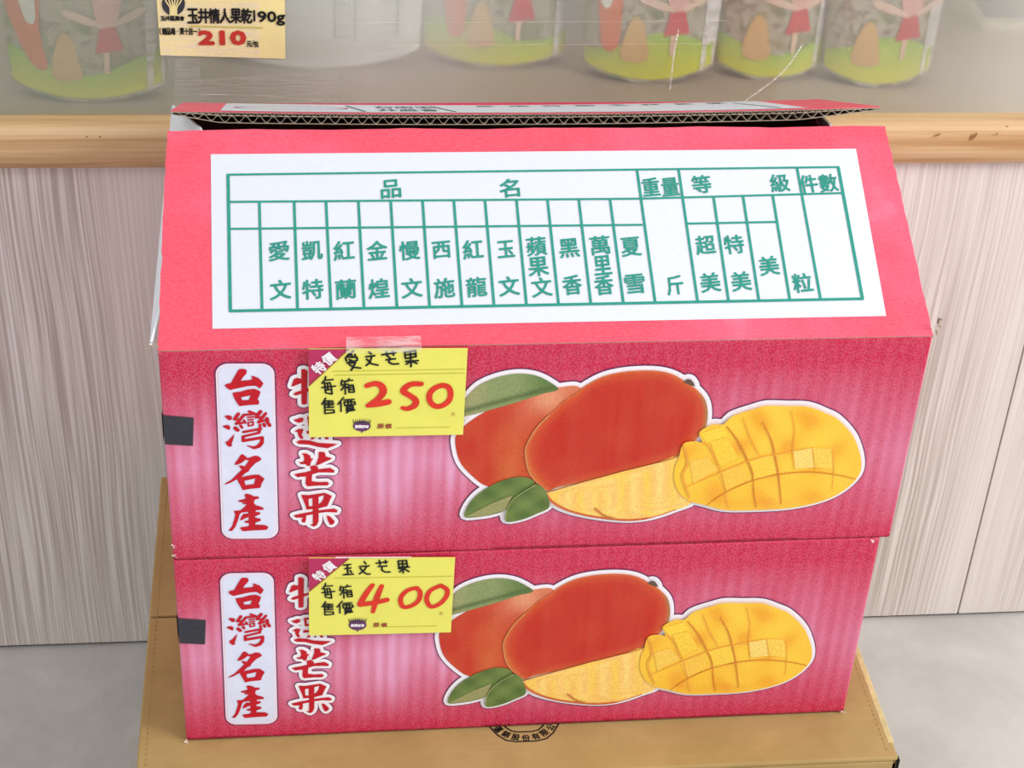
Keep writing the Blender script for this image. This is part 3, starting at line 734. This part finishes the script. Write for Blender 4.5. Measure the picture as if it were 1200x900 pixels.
# the printed table on the flap
P = FL.px
mb = MB(); poly(mb, FL, [[P(p) for p in ((247, 181), (1003, 174.5), (1038.5, 370.5), (249, 385.5))]], 1); mb.build('table_panel', M['table_white'], ff)
mb = MB()
def ln(a, b, wd): ribbon(mb, FL, [P(a), P(b)], [wd, wd], 3, round_=False)
hw, vw = 0.0013, 0.0014
ln((266, 205.3), (982.8, 196.3), hw); ln((267, 237.2), (750, 233.4), hw); ln((750, 233.4), (986.5, 226.8), hw)
ln((267.5, 268.8), (753, 264), hw); ln((805, 262.6), (911, 260.6), hw); ln((269, 365), (1011.5, 350.6), 0.0017)
ln((267.3, 205), (270, 365.5), 0.0017); ln((982, 195.7), (1010.7, 351.4), 0.0017)
for xt, xb in zip((304, 344.8, 382.1, 420, 457.9, 495.2, 531.8, 568.3, 605.2, 641.6, 678.2, 714.8), (307.2, 348.8, 388, 426.7, 465.3, 503.5, 541.5, 579, 617, 654.6, 692.4, 730.5)):
    ln((xt, 237.2-(xt-267)*0.0079), (xb, 365-(xb-269)*0.0194), vw)
for xt, xb in ((746.4, 767.8), (795, 817.5), (933.8, 961.6)): ln((xt, 205.3-(xt-266)*0.0126), (xb, 365-(xb-269)*0.0194), vw)
for xt, xb in ((836, 853.7), (870.5, 889.3), (905.3, 925.5)): ln((xt, 231-(xt-836)*0.028), (xb, 365-(xb-269)*0.0194), vw)
mb.build('table_grid', M['green'], ff)
TXT = [('品',458,222,0),('名',597,221,0),('重',762.6,219.7,.0095),('量',785.3,219.5,.0095),('等',822,216.5,0),('級',913.6,215,0),('件',947.5,216,.010),('數',970.5,215,.0104),
 ('愛',327.2,294.7,0),('文',328.8,340,0),('凱',365.9,294,0),('特',366.7,339.5,0),('紅',403.2,294,0),('蘭',405.3,339.5,0),('金',442,294,0),('煌',444,338.7,0),('慢',480,294,0),('文',482.7,338,0),
 ('西',517.3,293.3,.0095),('施',520.8,338,0),('紅',554.3,292.7,0),('龍',558.5,336.8,0),('玉',592.8,292.5,.0088),('文',596.5,335.9,0),('蘋',628.7,289.2,0),('果',630.8,313,0),('文',634.8,337,0),
 ('黑',667,291.3,0),('香',670.5,334.5,.0098),('萬',703.2,288,0),('里',706,311.4,.0092),('香',707.8,334.7,.0098),('夏',739.3,289.7,0),('雪',744,333.3,0),('斤',790.9,334.8,.0088),
 ('超',826.5,287.5,0),('美',832.2,331.5,0),('特',860.1,287,0),('美',868.4,330.2,0),('美',901,312,0),('粒',940.2,332,0)]
mb = MB()
for ch, x, y, s_ in TXT: text(mb, FL, ch, P((x, y)), s_ or 0.0106, 0.0122 if ch not in '玉西' else 0.0108, 3, bold=0.00042, slant=0.10)
mb.build('table_lettering', M['green'], ff)

# side flaps, half raised: white inside
def gable(name, pts3):
    mb = MB(); n_ = len(pts3[0]); a, b = pts3
    mb.add(list(a), [tuple(range(n_))], 0); mb.add(list(b), [tuple(range(n_))], 1)
    mb.add(list(a)+list(b), [(i, (i+1) % n_, n_+(i+1) % n_, n_+i) for i in range(n_)], 2)
    return mb.build(name, [M['white'], M['white'], M['white']], up)
yz = [(0.004, H+0.0005), (0.060, H+0.020), (0.120, H+0.0450), (0.1340, H+0.0520), (0.156, H+0.0460), (0.276, H+0.0005)]
gable('side_flap', ([(-0.0034+0.50*(z-H), y, z) for y, z in yz], [(-0.0046+0.50*(z-H), y, z) for y, z in yz]))
yz2 = [(0.008, H), (0.125, H+0.0460), (0.136, H+0.0500), (0.157, H+0.0450), (0.276, H)]
gable('side_flap', ([(W-0.001-0.50*(z-H), y, z) for y, z in yz2], [(W+0.0005-0.50*(z-H), y, z) for y, z in yz2]))

# back flap: double-wall corrugated board, cut edge towards the camera
BYE, BZE = 0.1585, H+0.0527                 # upper edge of the cut end
BA = math.atan2(BZE-H+0.0022, D-BYE); BL = math.hypot(BZE-H, D-BYE)
BF = Surf(UP_LOC, TH, (0, BYE, BZE), (1, 0, 0), (0, math.cos(BA), -math.sin(BA)), (0, math.sin(BA), math.cos(BA)))
def sag(x):     # the board bows a little and is crushed thinner at its ends
    e = min(x/0.03, (0.4135-x)/0.05, 1.0); return max(0.25, 0.25+0.75*e)
BW0, BW1 = 0.0030, 0.4125
def lift(x): k = (x-0.2)/0.2; return 0.0026*k*k
XS = [BW0+(BW1-BW0)*i/80 for i in range(81)]
mb = MB()
def strip(zf, v0, v1, th, mi=0, taper=False):
    vs = []
    for x in XS:
        h_ = zf(x)
        for v, hh in ((v0, h_), (v0, h_-th), (v1, h_-th), (v1, h_)):
            k = 1.0 if v == v0 else 0.0
            vs.append(BF.at((x, v), hh))
    n_ = len(XS); fs = []
    for i in range(n_-1):
        a = 4*i; b = 4*(i+1)
        for j in range(4): fs.append((a+j, a+(j+1) % 4, b+(j+1) % 4, b+j))
    fs += [(0, 1, 2, 3), tuple(4*(n_-1)+j for j in (3, 2, 1, 0))]
    mb.add(vs, fs, mi)
strip(lambda x: lift(x), 0.0, BL-0.002, 0.0005)
bf = mb.build('back_flap', [M['flap']], up)
bf['label'] = 'back flap of double-wall corrugated board seen at its cut edge'
for f_, nm in ((lambda x: lift(x)-0.0022*sag(x), 'liner'), (lambda x: lift(x)-0.0062*sag(x), 'liner')):
    mb = MB(); strip(f_, 0.0, BL-0.006, 0.0004); mb.build(nm, M['paper_edge'], bf)
mb = MB(); strip(lambda x: lift(x)-0.0006, 0.0002, 0.0003, 0.0004); mb.build('liner', M['paper_edge'], bf)
def flute(top, bot, period, v1, name):
    mb = MB(); n_ = int((BW1-BW0-0.004)/period*10); pr = []
    for i in range(n_+1):
        x = BW0+0.002+(BW1-BW0-0.004)*i/n_; k = 0.5+0.5*math.sin(2*math.pi*x/period)
        pr.append((x, lift(x)-sag(x)*(top+(bot-top)*k)))
    vs = []
    for x, h_ in pr:
        vs += [BF.at((x, 0.0003), h_+0.00022), BF.at((x, 0.0003), h_-0.00022), BF.at((x, v1), h_-0.00022), BF.at((x, v1), h_+0.00022)]
    fs = []
    for i in range(n_):
        a, b = 4*i, 4*i+4
        for j in range(4): fs.append((a+j, a+(j+1) % 4, b+(j+1) % 4, b+j))
    mb.add(vs, fs); mb.build(name, M['paper_edge'], bf)
flute(0.0008, 0.0022, 0.0039, 0.02, 'flute'); flute(0.0026, 0.0060, 0.0077, 0.02, 'flute')
mb = MB()
for x0, x1 in zip(XS[:-1], XS[1:]):
    mb.add([BF.at((x0, 0.02), lift(x0)-0.0005), BF.at((x1, 0.02), lift(x1)-0.0005), BF.at((x1, 0.02), lift(x1)-0.0062*sag(x1)), BF.at((x0, 0.02), lift(x0)-0.0062*sag(x0))], [(0, 1, 2, 3)])
mb.build('core', M['inside'], bf)
# its own printed panel, seen edge-on
class Bow:
    def at(s, st, h=0): return BF.at(st, h+lift(min(max(st[0], 0), 0.41))+0.0002)
BB = Bow(); mb = MB(); xs = [0.0300+(0.3700-0.0300)*i/40 for i in range(41)]
for a, b in zip(xs[:-1], xs[1:]): mb.add([BB.at((a, 0.004)), BB.at((b, 0.004)), BB.at((b, 0.124)), BB.at((a, 0.124))], [(0, 1, 2, 3)])
mb.build('printed_panel', M['table_white'], bf)
mb = MB()
ribbon(mb, BB, [(0.070+0.033*math.cos(2*math.pi*i/30), 0.055+0.022*math.sin(2*math.pi*i/30)) for i in range(30)], [0.0016]*30, 1, closed=True)
mb.build('printed_oval', flat('red_oval_ink', (190, 40, 70)), bf)
mb = MB()
for x in (0.112, 0.164, 0.356): ribbon(mb, BB, [(x, 0.012), (x-0.008, 0.10)], [0.0016]*2, 1, round_=False)
for i, ch in enumerate('台南玉井農會'): text(mb, BB, ch, (0.126+0.017*(i % 3)/1.4, 0.080-0.045*(i//3)), 0.011, 0.030, 1, bold=0.0004)
for i in range(8): text(mb, BB, '產地台南玉井芒果'[i], (0.19+0.021*i, 0.10), 0.012, 0.02, 1, bold=0.0003)
mb.build('printed_lettering', flat('grey_green_ink', (96, 110, 108)), bf)

# ------------------------------------------------------------------ price tags taped to the boxes
HW = {}
def sc_(ox, oy, s, strokes): return [[(ox+p[0]/s, oy+p[1]/s) for p in st] for st in strokes]
U_TITLE = sc_(400, 400, 12, [[(170,130),(110,190)],[(110,170),(60,230)],[(140,180),(160,220)],[(190,180),(200,210)],[(60,230),(70,270)],[(70,215),(220,220),(225,260),(190,275)],[(110,250),(170,275)],[(150,265),(80,300)],[(110,300),(200,290),(170,350),(140,400)],[(110,320),(180,360),(270,370)],
 [(385,145),(420,170)],[(345,210),(470,195)],[(430,200),(400,290),(350,335)],[(355,245),(420,310),(515,330)],
 [(570,185),(765,155)],[(635,140),(640,200)],[(720,130),(735,190)],[(650,200),(690,235)],[(630,255),(760,240)],[(670,250),(670,290),(720,315),(805,310)],
 [(890,140),(900,230)],[(890,150),(1040,120),(1050,210)],[(905,185),(1045,170)],[(905,235),(1050,210)],[(970,130),(980,350)],[(905,275),(1080,265)],[(970,270),(915,315)],[(990,275),(1065,305)]])
L_TITLE = sc_(390, 648, 12, [[(150,165),(250,155)],[(170,215),(255,205)],[(205,165),(210,290)],[(150,300),(290,292)],[(240,240),(265,265)],[(440,115),(465,145)],[(375,185),(510,175)],[(480,180),(440,240),(375,290)],[(385,210),(440,270),(490,295),(525,290)],
 [(610,140),(770,120)],[(655,100),(665,160)],[(740,100),(745,140)],[(640,185),(760,178)],[(690,185),(690,235),(730,262),(805,262)],
 [(920,110),(930,200)],[(920,105),(1035,100),(1050,190)],[(930,150),(1040,145)],[(930,195),(1050,185)],[(980,105),(990,275)],[(925,215),(1075,190)],[(985,210),(940,260)],[(1000,215),(1070,255)]])
SIDE = sc_(360, 430, 13.85, [[(300,150),(290,200),(240,260)],[(290,210),(420,200)],[(280,250),(290,330),(300,415),(400,435)],[(280,260),(370,250),(390,320),(405,430)],[(235,330),(460,305)],[(330,265),(335,360)],[(290,370),(400,360)],
 [(565,205),(550,270)],[(560,230),(630,225)],[(680,185),(650,230)],[(660,215),(740,210)],[(550,290),(660,270)],[(610,240),(620,435)],[(600,300),(555,370)],[(620,310),(660,340)],[(670,300),(680,400)],[(670,290),(745,285),(765,400),(680,405)],[(680,325),(750,320)],[(680,360),(755,360)],
 [(300,500),(240,600)],[(275,560),(285,670)],[(290,545),(420,550)],[(290,580),(430,580)],[(290,610),(425,610)],[(285,650),(430,645)],[(350,540),(350,650)],[(285,690),(290,750),(440,735),(430,690),(285,690)],
 [(590,490),(500,600)],[(545,570),(550,715)],[(600,530),(760,520)],[(600,560),(610,620),(780,600),(770,560),(600,560)],[(660,530),(665,610)],[(710,530),(715,610)],[(640,640),(640,710),(750,700),(745,630),(640,640)],[(640,665),(745,660)],[(640,690),(745,685)],[(670,710),(640,740)],[(720,705),(775,690)]])
N250 = [([(100,215),(200,190),(270,220),(290,290),(230,370),(110,450)],[56,60,70,72,62,48]), ([(110,450),(230,430),(350,405)],[48,66,68]),
 ([(735,195),(610,200),(525,275),(600,330),(670,385),(660,445),(580,485),(515,475)],[56,60,66,60,64,64,56,42]),
 ([(980,210),(900,240),(835,310),(840,400),(900,455),(980,450),(1060,390),(1080,300),(1050,230),(980,210)],[58]*10)]
N400 = [([(245,140),(170,240),(110,345)],[46,58,58]), ([(110,350),(260,330),(400,300)],[58,56,56]), ([(345,150),(290,280),(250,430)],[46,60,40]),
 ([(720,170),(620,200),(550,280),(570,370),(650,370),(740,310),(760,220),(720,170)],[48]*8), ([(980,145),(870,200),(830,290),(870,370),(960,350),(1040,270),(1050,190),(980,145)],[48]*8)]

def price_tag(base, corners, cutA, cutB, title, side_tf, nums, nscale, logo, yuan, label, rule, textrot):
    """corners: TL TR BR BL in the photo, on the box front plane"""
    root = thing('price_tag', label, 'sign', base, TH)
    S = Surf(base, TH, (0, -0.0036, 0), (1, 0, 0), (0, 0, 1), (0, -1, 0)); X = S.px
    mb = MB(); q = [X(p) for p in corners]
    mb.add([S.at(p, 0.0003) for p in q]+[S.at(p, -0.0003) for p in q], [(0, 1, 2, 3), (7, 6, 5, 4), (0, 4, 5, 1), (1, 5, 6, 2), (2, 6, 7, 3), (3, 7, 4, 0)])
    mb.build('card', M['tag_yellow'], root)
    S.o = S.o+S.n*0.0003
    mb = MB(); poly(mb, S, [[X(corners[0]), X(cutA), X(cutB)]], 1); ribbon(mb, S, [X(cutA), X(cutB)], [0.0009]*2, 2, 1, round_=False)
    cn = mb.build('corner_band', [M['tag_magenta'], M['brown_ink']], root)
    cx, cy = (corners[0][0]*0.8+cutA[0]+cutB[0])/2.8, (corners[0][1]*0.8+cutA[1]+cutB[1])/2.8
    mb = MB()
    for i, ch in enumerate('特價'):
        p = X((cx-4.8+11.5*i, cy+6.2-10.4*i)); text(mb, S, ch, p, 0.0062, 0.0066, 3, bold=0.0005, rot=0.70)
    mb.build('lettering', M['outline_white'], cn)
    for a, b in rule:
        mb = MB(); ribbon(mb, S, [X(a), X(b)], [0.0004]*2, 1, round_=False); mb.build('rule_line', M['olive'], root)
    mb = MB()
    for st in title+[[side_tf(p) for p in st] for st in SIDE]:
        k = 0.00105 if st in title else 0.00092
        ribbon(mb, S, [X(p) for p in st], [k]*len(st), 2)
    mb.build('handwriting', M['black_ink'], root)
    mb = MB(); ox, oy, s = nscale
    for st, ws in nums:
        p3 = smooth_loop([(a[0], a[1], w_) for a, w_ in zip(st, ws)], 5, False)
        ribbon(mb, S, [X((ox+a/s, oy+b/s)) for a, b, _ in p3], [w_*1.2*PXM/s for _, _, w_ in p3], 2)
    o = mb.build('price_number', M['marker_red'], root)
    # little spiked emblem
    mb = MB(); lx, ly = logo
    poly(mb, S, [[X((lx+10.5*math.cos(a), ly+6.3*math.sin(a)+1)) for a in [2*math.pi*i/20 for i in range(20)]]], 1, 0)
    for i in range(9):
        x = lx-9+i*2.25; dx = (i-4)*0.5; poly(mb, S, [[X((x-0.9, ly-2)), X((x+0.9, ly-2)), X((x+dx, ly-9+abs(i-4)*0.35))]], 1, 1)
    poly(mb, S, [[X((lx-2, ly+6)), X((lx+2, ly+6)), X((lx, ly+9.5))]], 1, 0)
    for i, ch in enumerate('鮮果好市'): text(mb, S, ch, X((lx-6+4*i, ly+1.2)), 0.0017, 0.0019, 3, 2, bold=0.0003)
    mb.build('emblem', [M['purple'], M['mark'], M['outline_white']], root)
    mb = MB()
    for i, ch in enumerate('原價'): text(mb, S, ch, X((lx+22+9*i, ly+1)), 0.0034, 0.0030, 2, 0, bold=0.0002)
    mb.build('small_print', M['brown_ink'], root); mb = MB()
    text(mb, S, '元', X(yuan), 0.0022, 0.0022, 2, 0)
    mb.build('small_print', M['brown_ink'], root)
    return root, S
up_tag, S1 = price_tag(UP_LOC, [(361.5, 409), (548, 408.2), (542.6, 509), (362.2, 512)], (408.5, 408.6), (362, 451.5), U_TITLE, lambda p: p, N250, (420, 430, 10),
    (424, 498), (531, 485), 'yellow price card reading 250, handwritten 愛文芒果, taped to the upper red box', [((389, 435), (544.5, 432.3)), ((464, 501.3), (527, 500.2)), ((392, 439.5), (544.3, 436.8))], 0.7)
mb = MB(); q = [(0.0935, 0.1365), (0.1335, 0.1370), (0.1335, 0.1405)]
TSF = [S1.px(p) for p in ((405, 413), (494, 412), (494, 402), (406, 403))]
mb.add([S1.at(p, 0.0008) for p in TSF], [(0, 1, 2, 3)])
a_, b_ = TSF[3], TSF[2]
mb.add([S1.at(a_, 0.0008), S1.at(b_, 0.0008), (b_[0], 0.004, H+0.0035), (a_[0], 0.004, H+0.0035)], [(0, 1, 2, 3)])
mb.build('adhesive_tape', clear_tape('wrinkled_tape', 0.2), up_tag)
low_tag, S2 = price_tag(LOW_LOC, [(362, 653.8), (533.3, 653.2), (528.3, 740.6), (362.2, 744.4)], (408.6, 654), (362.2, 692.5), L_TITLE,
    lambda p: (384.7+(p[0]-385)*0.93, 691.7+(p[1]-451)*0.86), N400, (410, 670, 9.23), (419, 731), (517, 718.5),
    'yellow price card reading 400, handwritten 玉文芒果, taped to the lower red box', [((391, 677.3), (530.5, 675)), ((452, 734.4), (512, 733.2))], 0.7)
mb = MB(); q = [S2.px(p) for p in ((392, 653.2), (482, 652.4), (482, 651.2), (394, 651.5))]
mb.add([S2.at(p, 0.0008) for p in q], [(0, 1, 2, 3)]); mb.build('adhesive_tape', M['chip'], low_tag)

# ------------------------------------------------------------------ price card on the acrylic
root = thing('price_card', 'pale yellow printed price card reading 210 stuck on the acrylic sheet', 'sign', (0, 0, 0))
S = Surf((0, 0, 0), 0, (0, AY-0.001, 0), (1, 0, 0), (0, 0, 1), (0, -1, 0)); X = S.px
q = [X(p) for p in ((182, -26), (333.5, -27), (334.5, 68.5), (188, 64.5))]
mb = MB(); mb.add([S.at(p, 0.0004) for p in q]+[S.at(p, 0) for p in q], [(0, 1, 2, 3), (7, 6, 5, 4), (0, 4, 5, 1), (1, 5, 6, 2), (2, 6, 7, 3), (3, 7, 4, 0)])
mb.build('card', M['tag_cream'], root)
S.o = S.o+S.n*0.0004
q = [X(p) for p in ((186, 0), (304, 2), (304, 68), (189, 65))]; mb = MB(); mb.add([S.at(p, 0.0002) for p in q], [(0, 1, 2, 3)]); mb.build('clear_pocket', clear_tape('card_pocket', 0.16), root)
mb = MB(); cx, cy = 203.3, 4
poly(mb, S, [[X((cx+13.5*math.cos(a), cy+13.5*math.sin(a))) for a in [2*math.pi*i/28 for i in range(28)]]], 4, 0)
for off in (-9, -5, -1.6, 1.6, 5, 9):
    sg = 1 if off > 0 else -1
    l = [X((cx+off*0.42, cy+13)), X((cx+off*0.45, cy+4)), X((cx+off*0.95, cy-3)), X((cx+off*1.15+sg*1.5, cy-12))]
    lp = smooth_loop(l, 4, False); ribbon(mb, S, lp, [0.0008]*len(lp), 5, 1)
mb.build('round_logo', [M['mark'], M['tag_cream']], root)
mb = MB()
for i, ch in enumerate('玉井區農會'): text(mb, S, ch, X((191+5.6*i, 21)), 0.0028, 0.0030, 4, bold=0.0003)
for i, ch in enumerate('玉井情人果乾'): text(mb, S, ch, X((226+12.6*i, 18.2)), 0.0066, 0.0098, 4, bold=0.0006)
text(mb, S, '1', X((298, 18)), 0.0010, 0.0074, 4, bold=0.0003)
text(mb, S, '90g', X((318, 21)), 0.0170, 0.0094, 4, bold=0.0006)
ribbon(mb, S, [X((222, 30)), X((308, 32))], [0.0007]*2, 4, 1, round_=False)
for i, ch in enumerate('(贈品場．買十送一)'): text(mb, S, ch, X((187.5+5.15*i, 36.2)), 0.0004 if ch == '．' else (0.0008 if ch in '()' else 0.0026), 0.0005 if ch in '．一' else 0.0046, 4, bold=0.0003)
for i, ch in enumerate('元包'): text(mb, S, ch, X((292+8*i, 51)), 0.0030, 0.0040, 4, bold=0.0003)
ribbon(mb, S, [X((295.2, 54)), X((297, 47))], [0.0004]*2, 4)
mb.build('lettering', [M['black_ink'], M['olive']], root)
mb = MB(); text(mb, S, '210', X((260.5, 43.8)), 0.0290, 0.0088, 4, bold=0.0016); mb.build('price_number', flat('brick_red_ink', (196, 56, 46)), root)

# ------------------------------------------------------------------ pouches in the case
def pouch(pxl, pxr, pxb, label, h=0.19, orange=False, seal=False, tint=(186, 184, 172), mirror=1, girl=True, hill=True, film=None, big=1.0):
    a = hit((pxl, pxb), (0, 0, SHZ), (0, 0, 1)); b = hit((pxr, pxb), (0, 0, SHZ), (0, 0, 1))
    cx = (a[0]+b[0])/2; cy = (a[1]+b[1])/2+0.004; wd = abs(b[0]-a[0]); 
    root = thing('snack_pouch', label, 'bag', (cx, cy+0.012, SHZ+0.0005), -0.03)
    NX, NZ = 24, 18; TK = 0.030
    def thick(s, t):
        return 0.5*TK*max(0.0, 1-(2*s/wd)**2)**0.6*(1-(t/h))**0.7
    class F:
        def at(q, st, hh=0):
            s, t = st; s = max(-wd/2, min(wd/2, s))
            base = 0.010*(2*s/wd)**2*(1-min(1, t/0.03))   # bottom edge curves up towards the sides
            return (s*(1+0.10*t/h), -thick(s, t)-hh+0.05*t*0.5, t+base)
    Fs = F(); mb = MB(); vs = []
    for side in (1, -1):
        for j in range(NZ+1):
            for i in range(NX+1):
                s, t = -wd/2+wd*i/NX, h*j/NZ; p = Fs.at((s, t)); y = p[1] if side == 1 else 0.05*t*0.5+thick(s, t)
                vs.append((p[0], y, p[2]))
    fs = []; st = (NX+1)*(NZ+1)
    for k in (0, st):
        for j in range(NZ):
            for i in range(NX):
                q = k+j*(NX+1)+i; fs.append((q, q+1, q+NX+2, q+NX+1))
    for i in range(NX): fs.append((i, i+1, st+i+1, st+i))
    mb.add(vs, fs); mb.build('film', film or M['pouch_art'], root, smooth=True)
    def patch(k, pts, col, hh, sub=3):
        l = smooth_loop(pts, sub)
        # fan of small pieces so that the print follows the bulge
        n_ = len(l); c_ = (sum(p[0] for p in l)/n_, sum(p[1] for p in l)/n_); vs = []; R_ = 5
        for r_ in range(R_+1):
            f_ = 1-r_/(R_+0.01); vs += [Fs.at((c_[0]+(p[0]-c_[0])*f_, c_[1]+(p[1]-c_[1])*f_), hh) for p in l]
        k.add(vs, [(r_*n_+i, r_*n_+(i+1) % n_, (r_+1)*n_+(i+1) % n_, (r_+1)*n_+i) for r_ in range(R_) for i in range(n_)], 0, [lin(col)]*len(vs))
    if not hill:
        k = MB(); x0, x1 = 0.012, 0.055
        for t_ in (0.022, 0.030, 0.038, 0.046, 0.054, 0.062, 0.070): 
            k.add([Fs.at((x0, t_), 0.0008), Fs.at((x1, t_), 0.0008), Fs.at((x1, t_+0.0008), 0.0008), Fs.at((x0, t_+0.0008), 0.0008)], [(0, 1, 2, 3)])
        for s_ in (x0, 0.026, x1): k.add([Fs.at((s_, 0.022), 0.0009), Fs.at((s_+0.0008, 0.022), 0.0009), Fs.at((s_+0.0008, 0.071), 0.0009), Fs.at((s_, 0.071), 0.0009)], [(0, 1, 2, 3)])
        k.build('printed_table', M['tin'], root); return root
    k = MB(); W2 = wd/2*0.97; NXh = 24; hv = []; hc = []      # hill: a strip over the full width
    for j in range(5):
        for i in range(NXh+1):
            s = -W2+2*W2*i/NXh; top = 0.028+0.009*math.sin(s*55*mirror+1+cx*40)
            hv.append(Fs.at((s, 0.003+(top-0.003)*j/4), 0.0006)); hc.append(lerp(lin((216, 214, 30)), lin((150, 190, 60)), j/4))
    k.add(hv, [(j*(NXh+1)+i, j*(NXh+1)+i+1, (j+1)*(NXh+1)+i+1, (j+1)*(NXh+1)+i) for j in range(4) for i in range(NXh)], 0, hc)
    k.build('printed_hill', M['fruit2'], root)
    k = MB(); m_ = mirror
    patch(k, [(-0.021*m_, 0.016), (-0.003*m_, 0.017), (-0.004, 0.030), (-0.007*m_, 0.043), (-0.013*m_, 0.048), (-0.019*m_, 0.036)], (214, 170, 104), 0.0011)
    if orange:
        patch(k, [(-0.034*m_, 0.024), (-0.024*m_, 0.024), (-0.022*m_*big, 0.05), (-0.024*m_, 0.11), (-0.046*m_*big, 0.11), (-0.038*m_*big, 0.06)], (222, 104, 50), 0.0010)
        patch(k, [(-0.036*m_, 0.056), (-0.029*m_, 0.056), (-0.030*m_, 0.085), (-0.040*m_, 0.085)], (226, 226, 210), 0.0016)
    k.build('printed_shape', M['fruit2'], root)
    if girl:
        k = MB(); gx = 0.016*m_
        patch(k, [(gx-0.009, 0.034), (gx+0.009, 0.036), (gx+0.004, 0.054), (gx-0.005, 0.054)], (206, 44, 62), 0.0011, 1)
        patch(k, [(gx-0.006, 0.054), (gx+0.005, 0.054), (gx+0.008, 0.075), (gx-0.008, 0.075)], (228, 168, 160), 0.0012)
        patch(k, [(gx-0.026, 0.058), (gx-0.004, 0.051), (gx-0.004, 0.055), (gx-0.026, 0.064)], (226, 190, 170), 0.0013, 2)
        patch(k, [(gx+0.005, 0.052), (gx+0.022, 0.060), (gx+0.021, 0.065), (gx+0.004, 0.056)], (226, 190, 170), 0.0013, 2)
        patch(k, [(gx-0.004, 0.020), (gx-0.001, 0.020), (gx-0.000, 0.035), (gx-0.004, 0.035)], (226, 190, 160), 0.0012, 1)
        patch(k, [(gx-0.011, 0.076), (gx+0.011, 0.076), (gx+0.016, 0.10), (gx, 0.112), (gx-0.016, 0.10)], (150, 120, 96), 0.0012)
        k.build('printed_figure', M['fruit2'], root)
    k = MB()
    for j in range(8):
        for s0, s1 in ((wd/2*0.76, wd/2*0.985),):
            k.add([Fs.at((s0, h*j/8), 0.0012), Fs.at((s1, h*j/8), 0.0012), Fs.at((s1, h*(j+1)/8), 0.0012), Fs.at((s0, h*(j+1)/8), 0.0012)], [(0, 1, 2, 3)])
    k.build('side_seal_highlight', M['seal'], root)  # pale band on the seal, with the film's highlight painted into it
    return root
pouch(12, 196, 121, 'leftmost snack pouch with an orange shape above its green hill, behind hazy acrylic', orange=True, big=1.25)
pouch(250, 492, 80, 'frosted pale pouch, plain but for a small printed table, beside the 210 price card', hill=False, film=M['frost'])
pouch(496, 668, 80, 'snack pouch behind the acrylic right of the cloudy patch, its green base highest in view', orange=True)
pouch(684, 838, 98, 'snack pouch whose red skirt figure has a white scratch beside it', orange=True)
pouch(838, 966, 95, 'snack pouch second from the right, behind the curved scratch in the acrylic')
pouch(966, 1092, 103, 'rightmost snack pouch with a red skirt figure above its yellow green hill')
# small box at the right end of the shelf
a = hit((1150, 36), (0, 0, SHZ), (0, 0, 1)); root = thing('gift_box', 'slate grey small box with a cream base at the right end of the shelf', 'box', (float(a[0]), float(a[1]), SHZ), -0.03)
mb = MB(); mb.box(0, 0.10, 0, 0.05, 0.0, 0.010); mb.build('base', M['cream'], root, bevel=0.001)
mb = MB(); mb.box(0.001, 0.099, 0.001, 0.049, 0.010, 0.09); lid = mb.build('lid', M['tin'], root, bevel=0.001)
mb = MB(); mb.box(0.026, 0.075, -0.0004, 0.001, 0.026, 0.075); mb.build('front_sticker', M['cream'], lid)
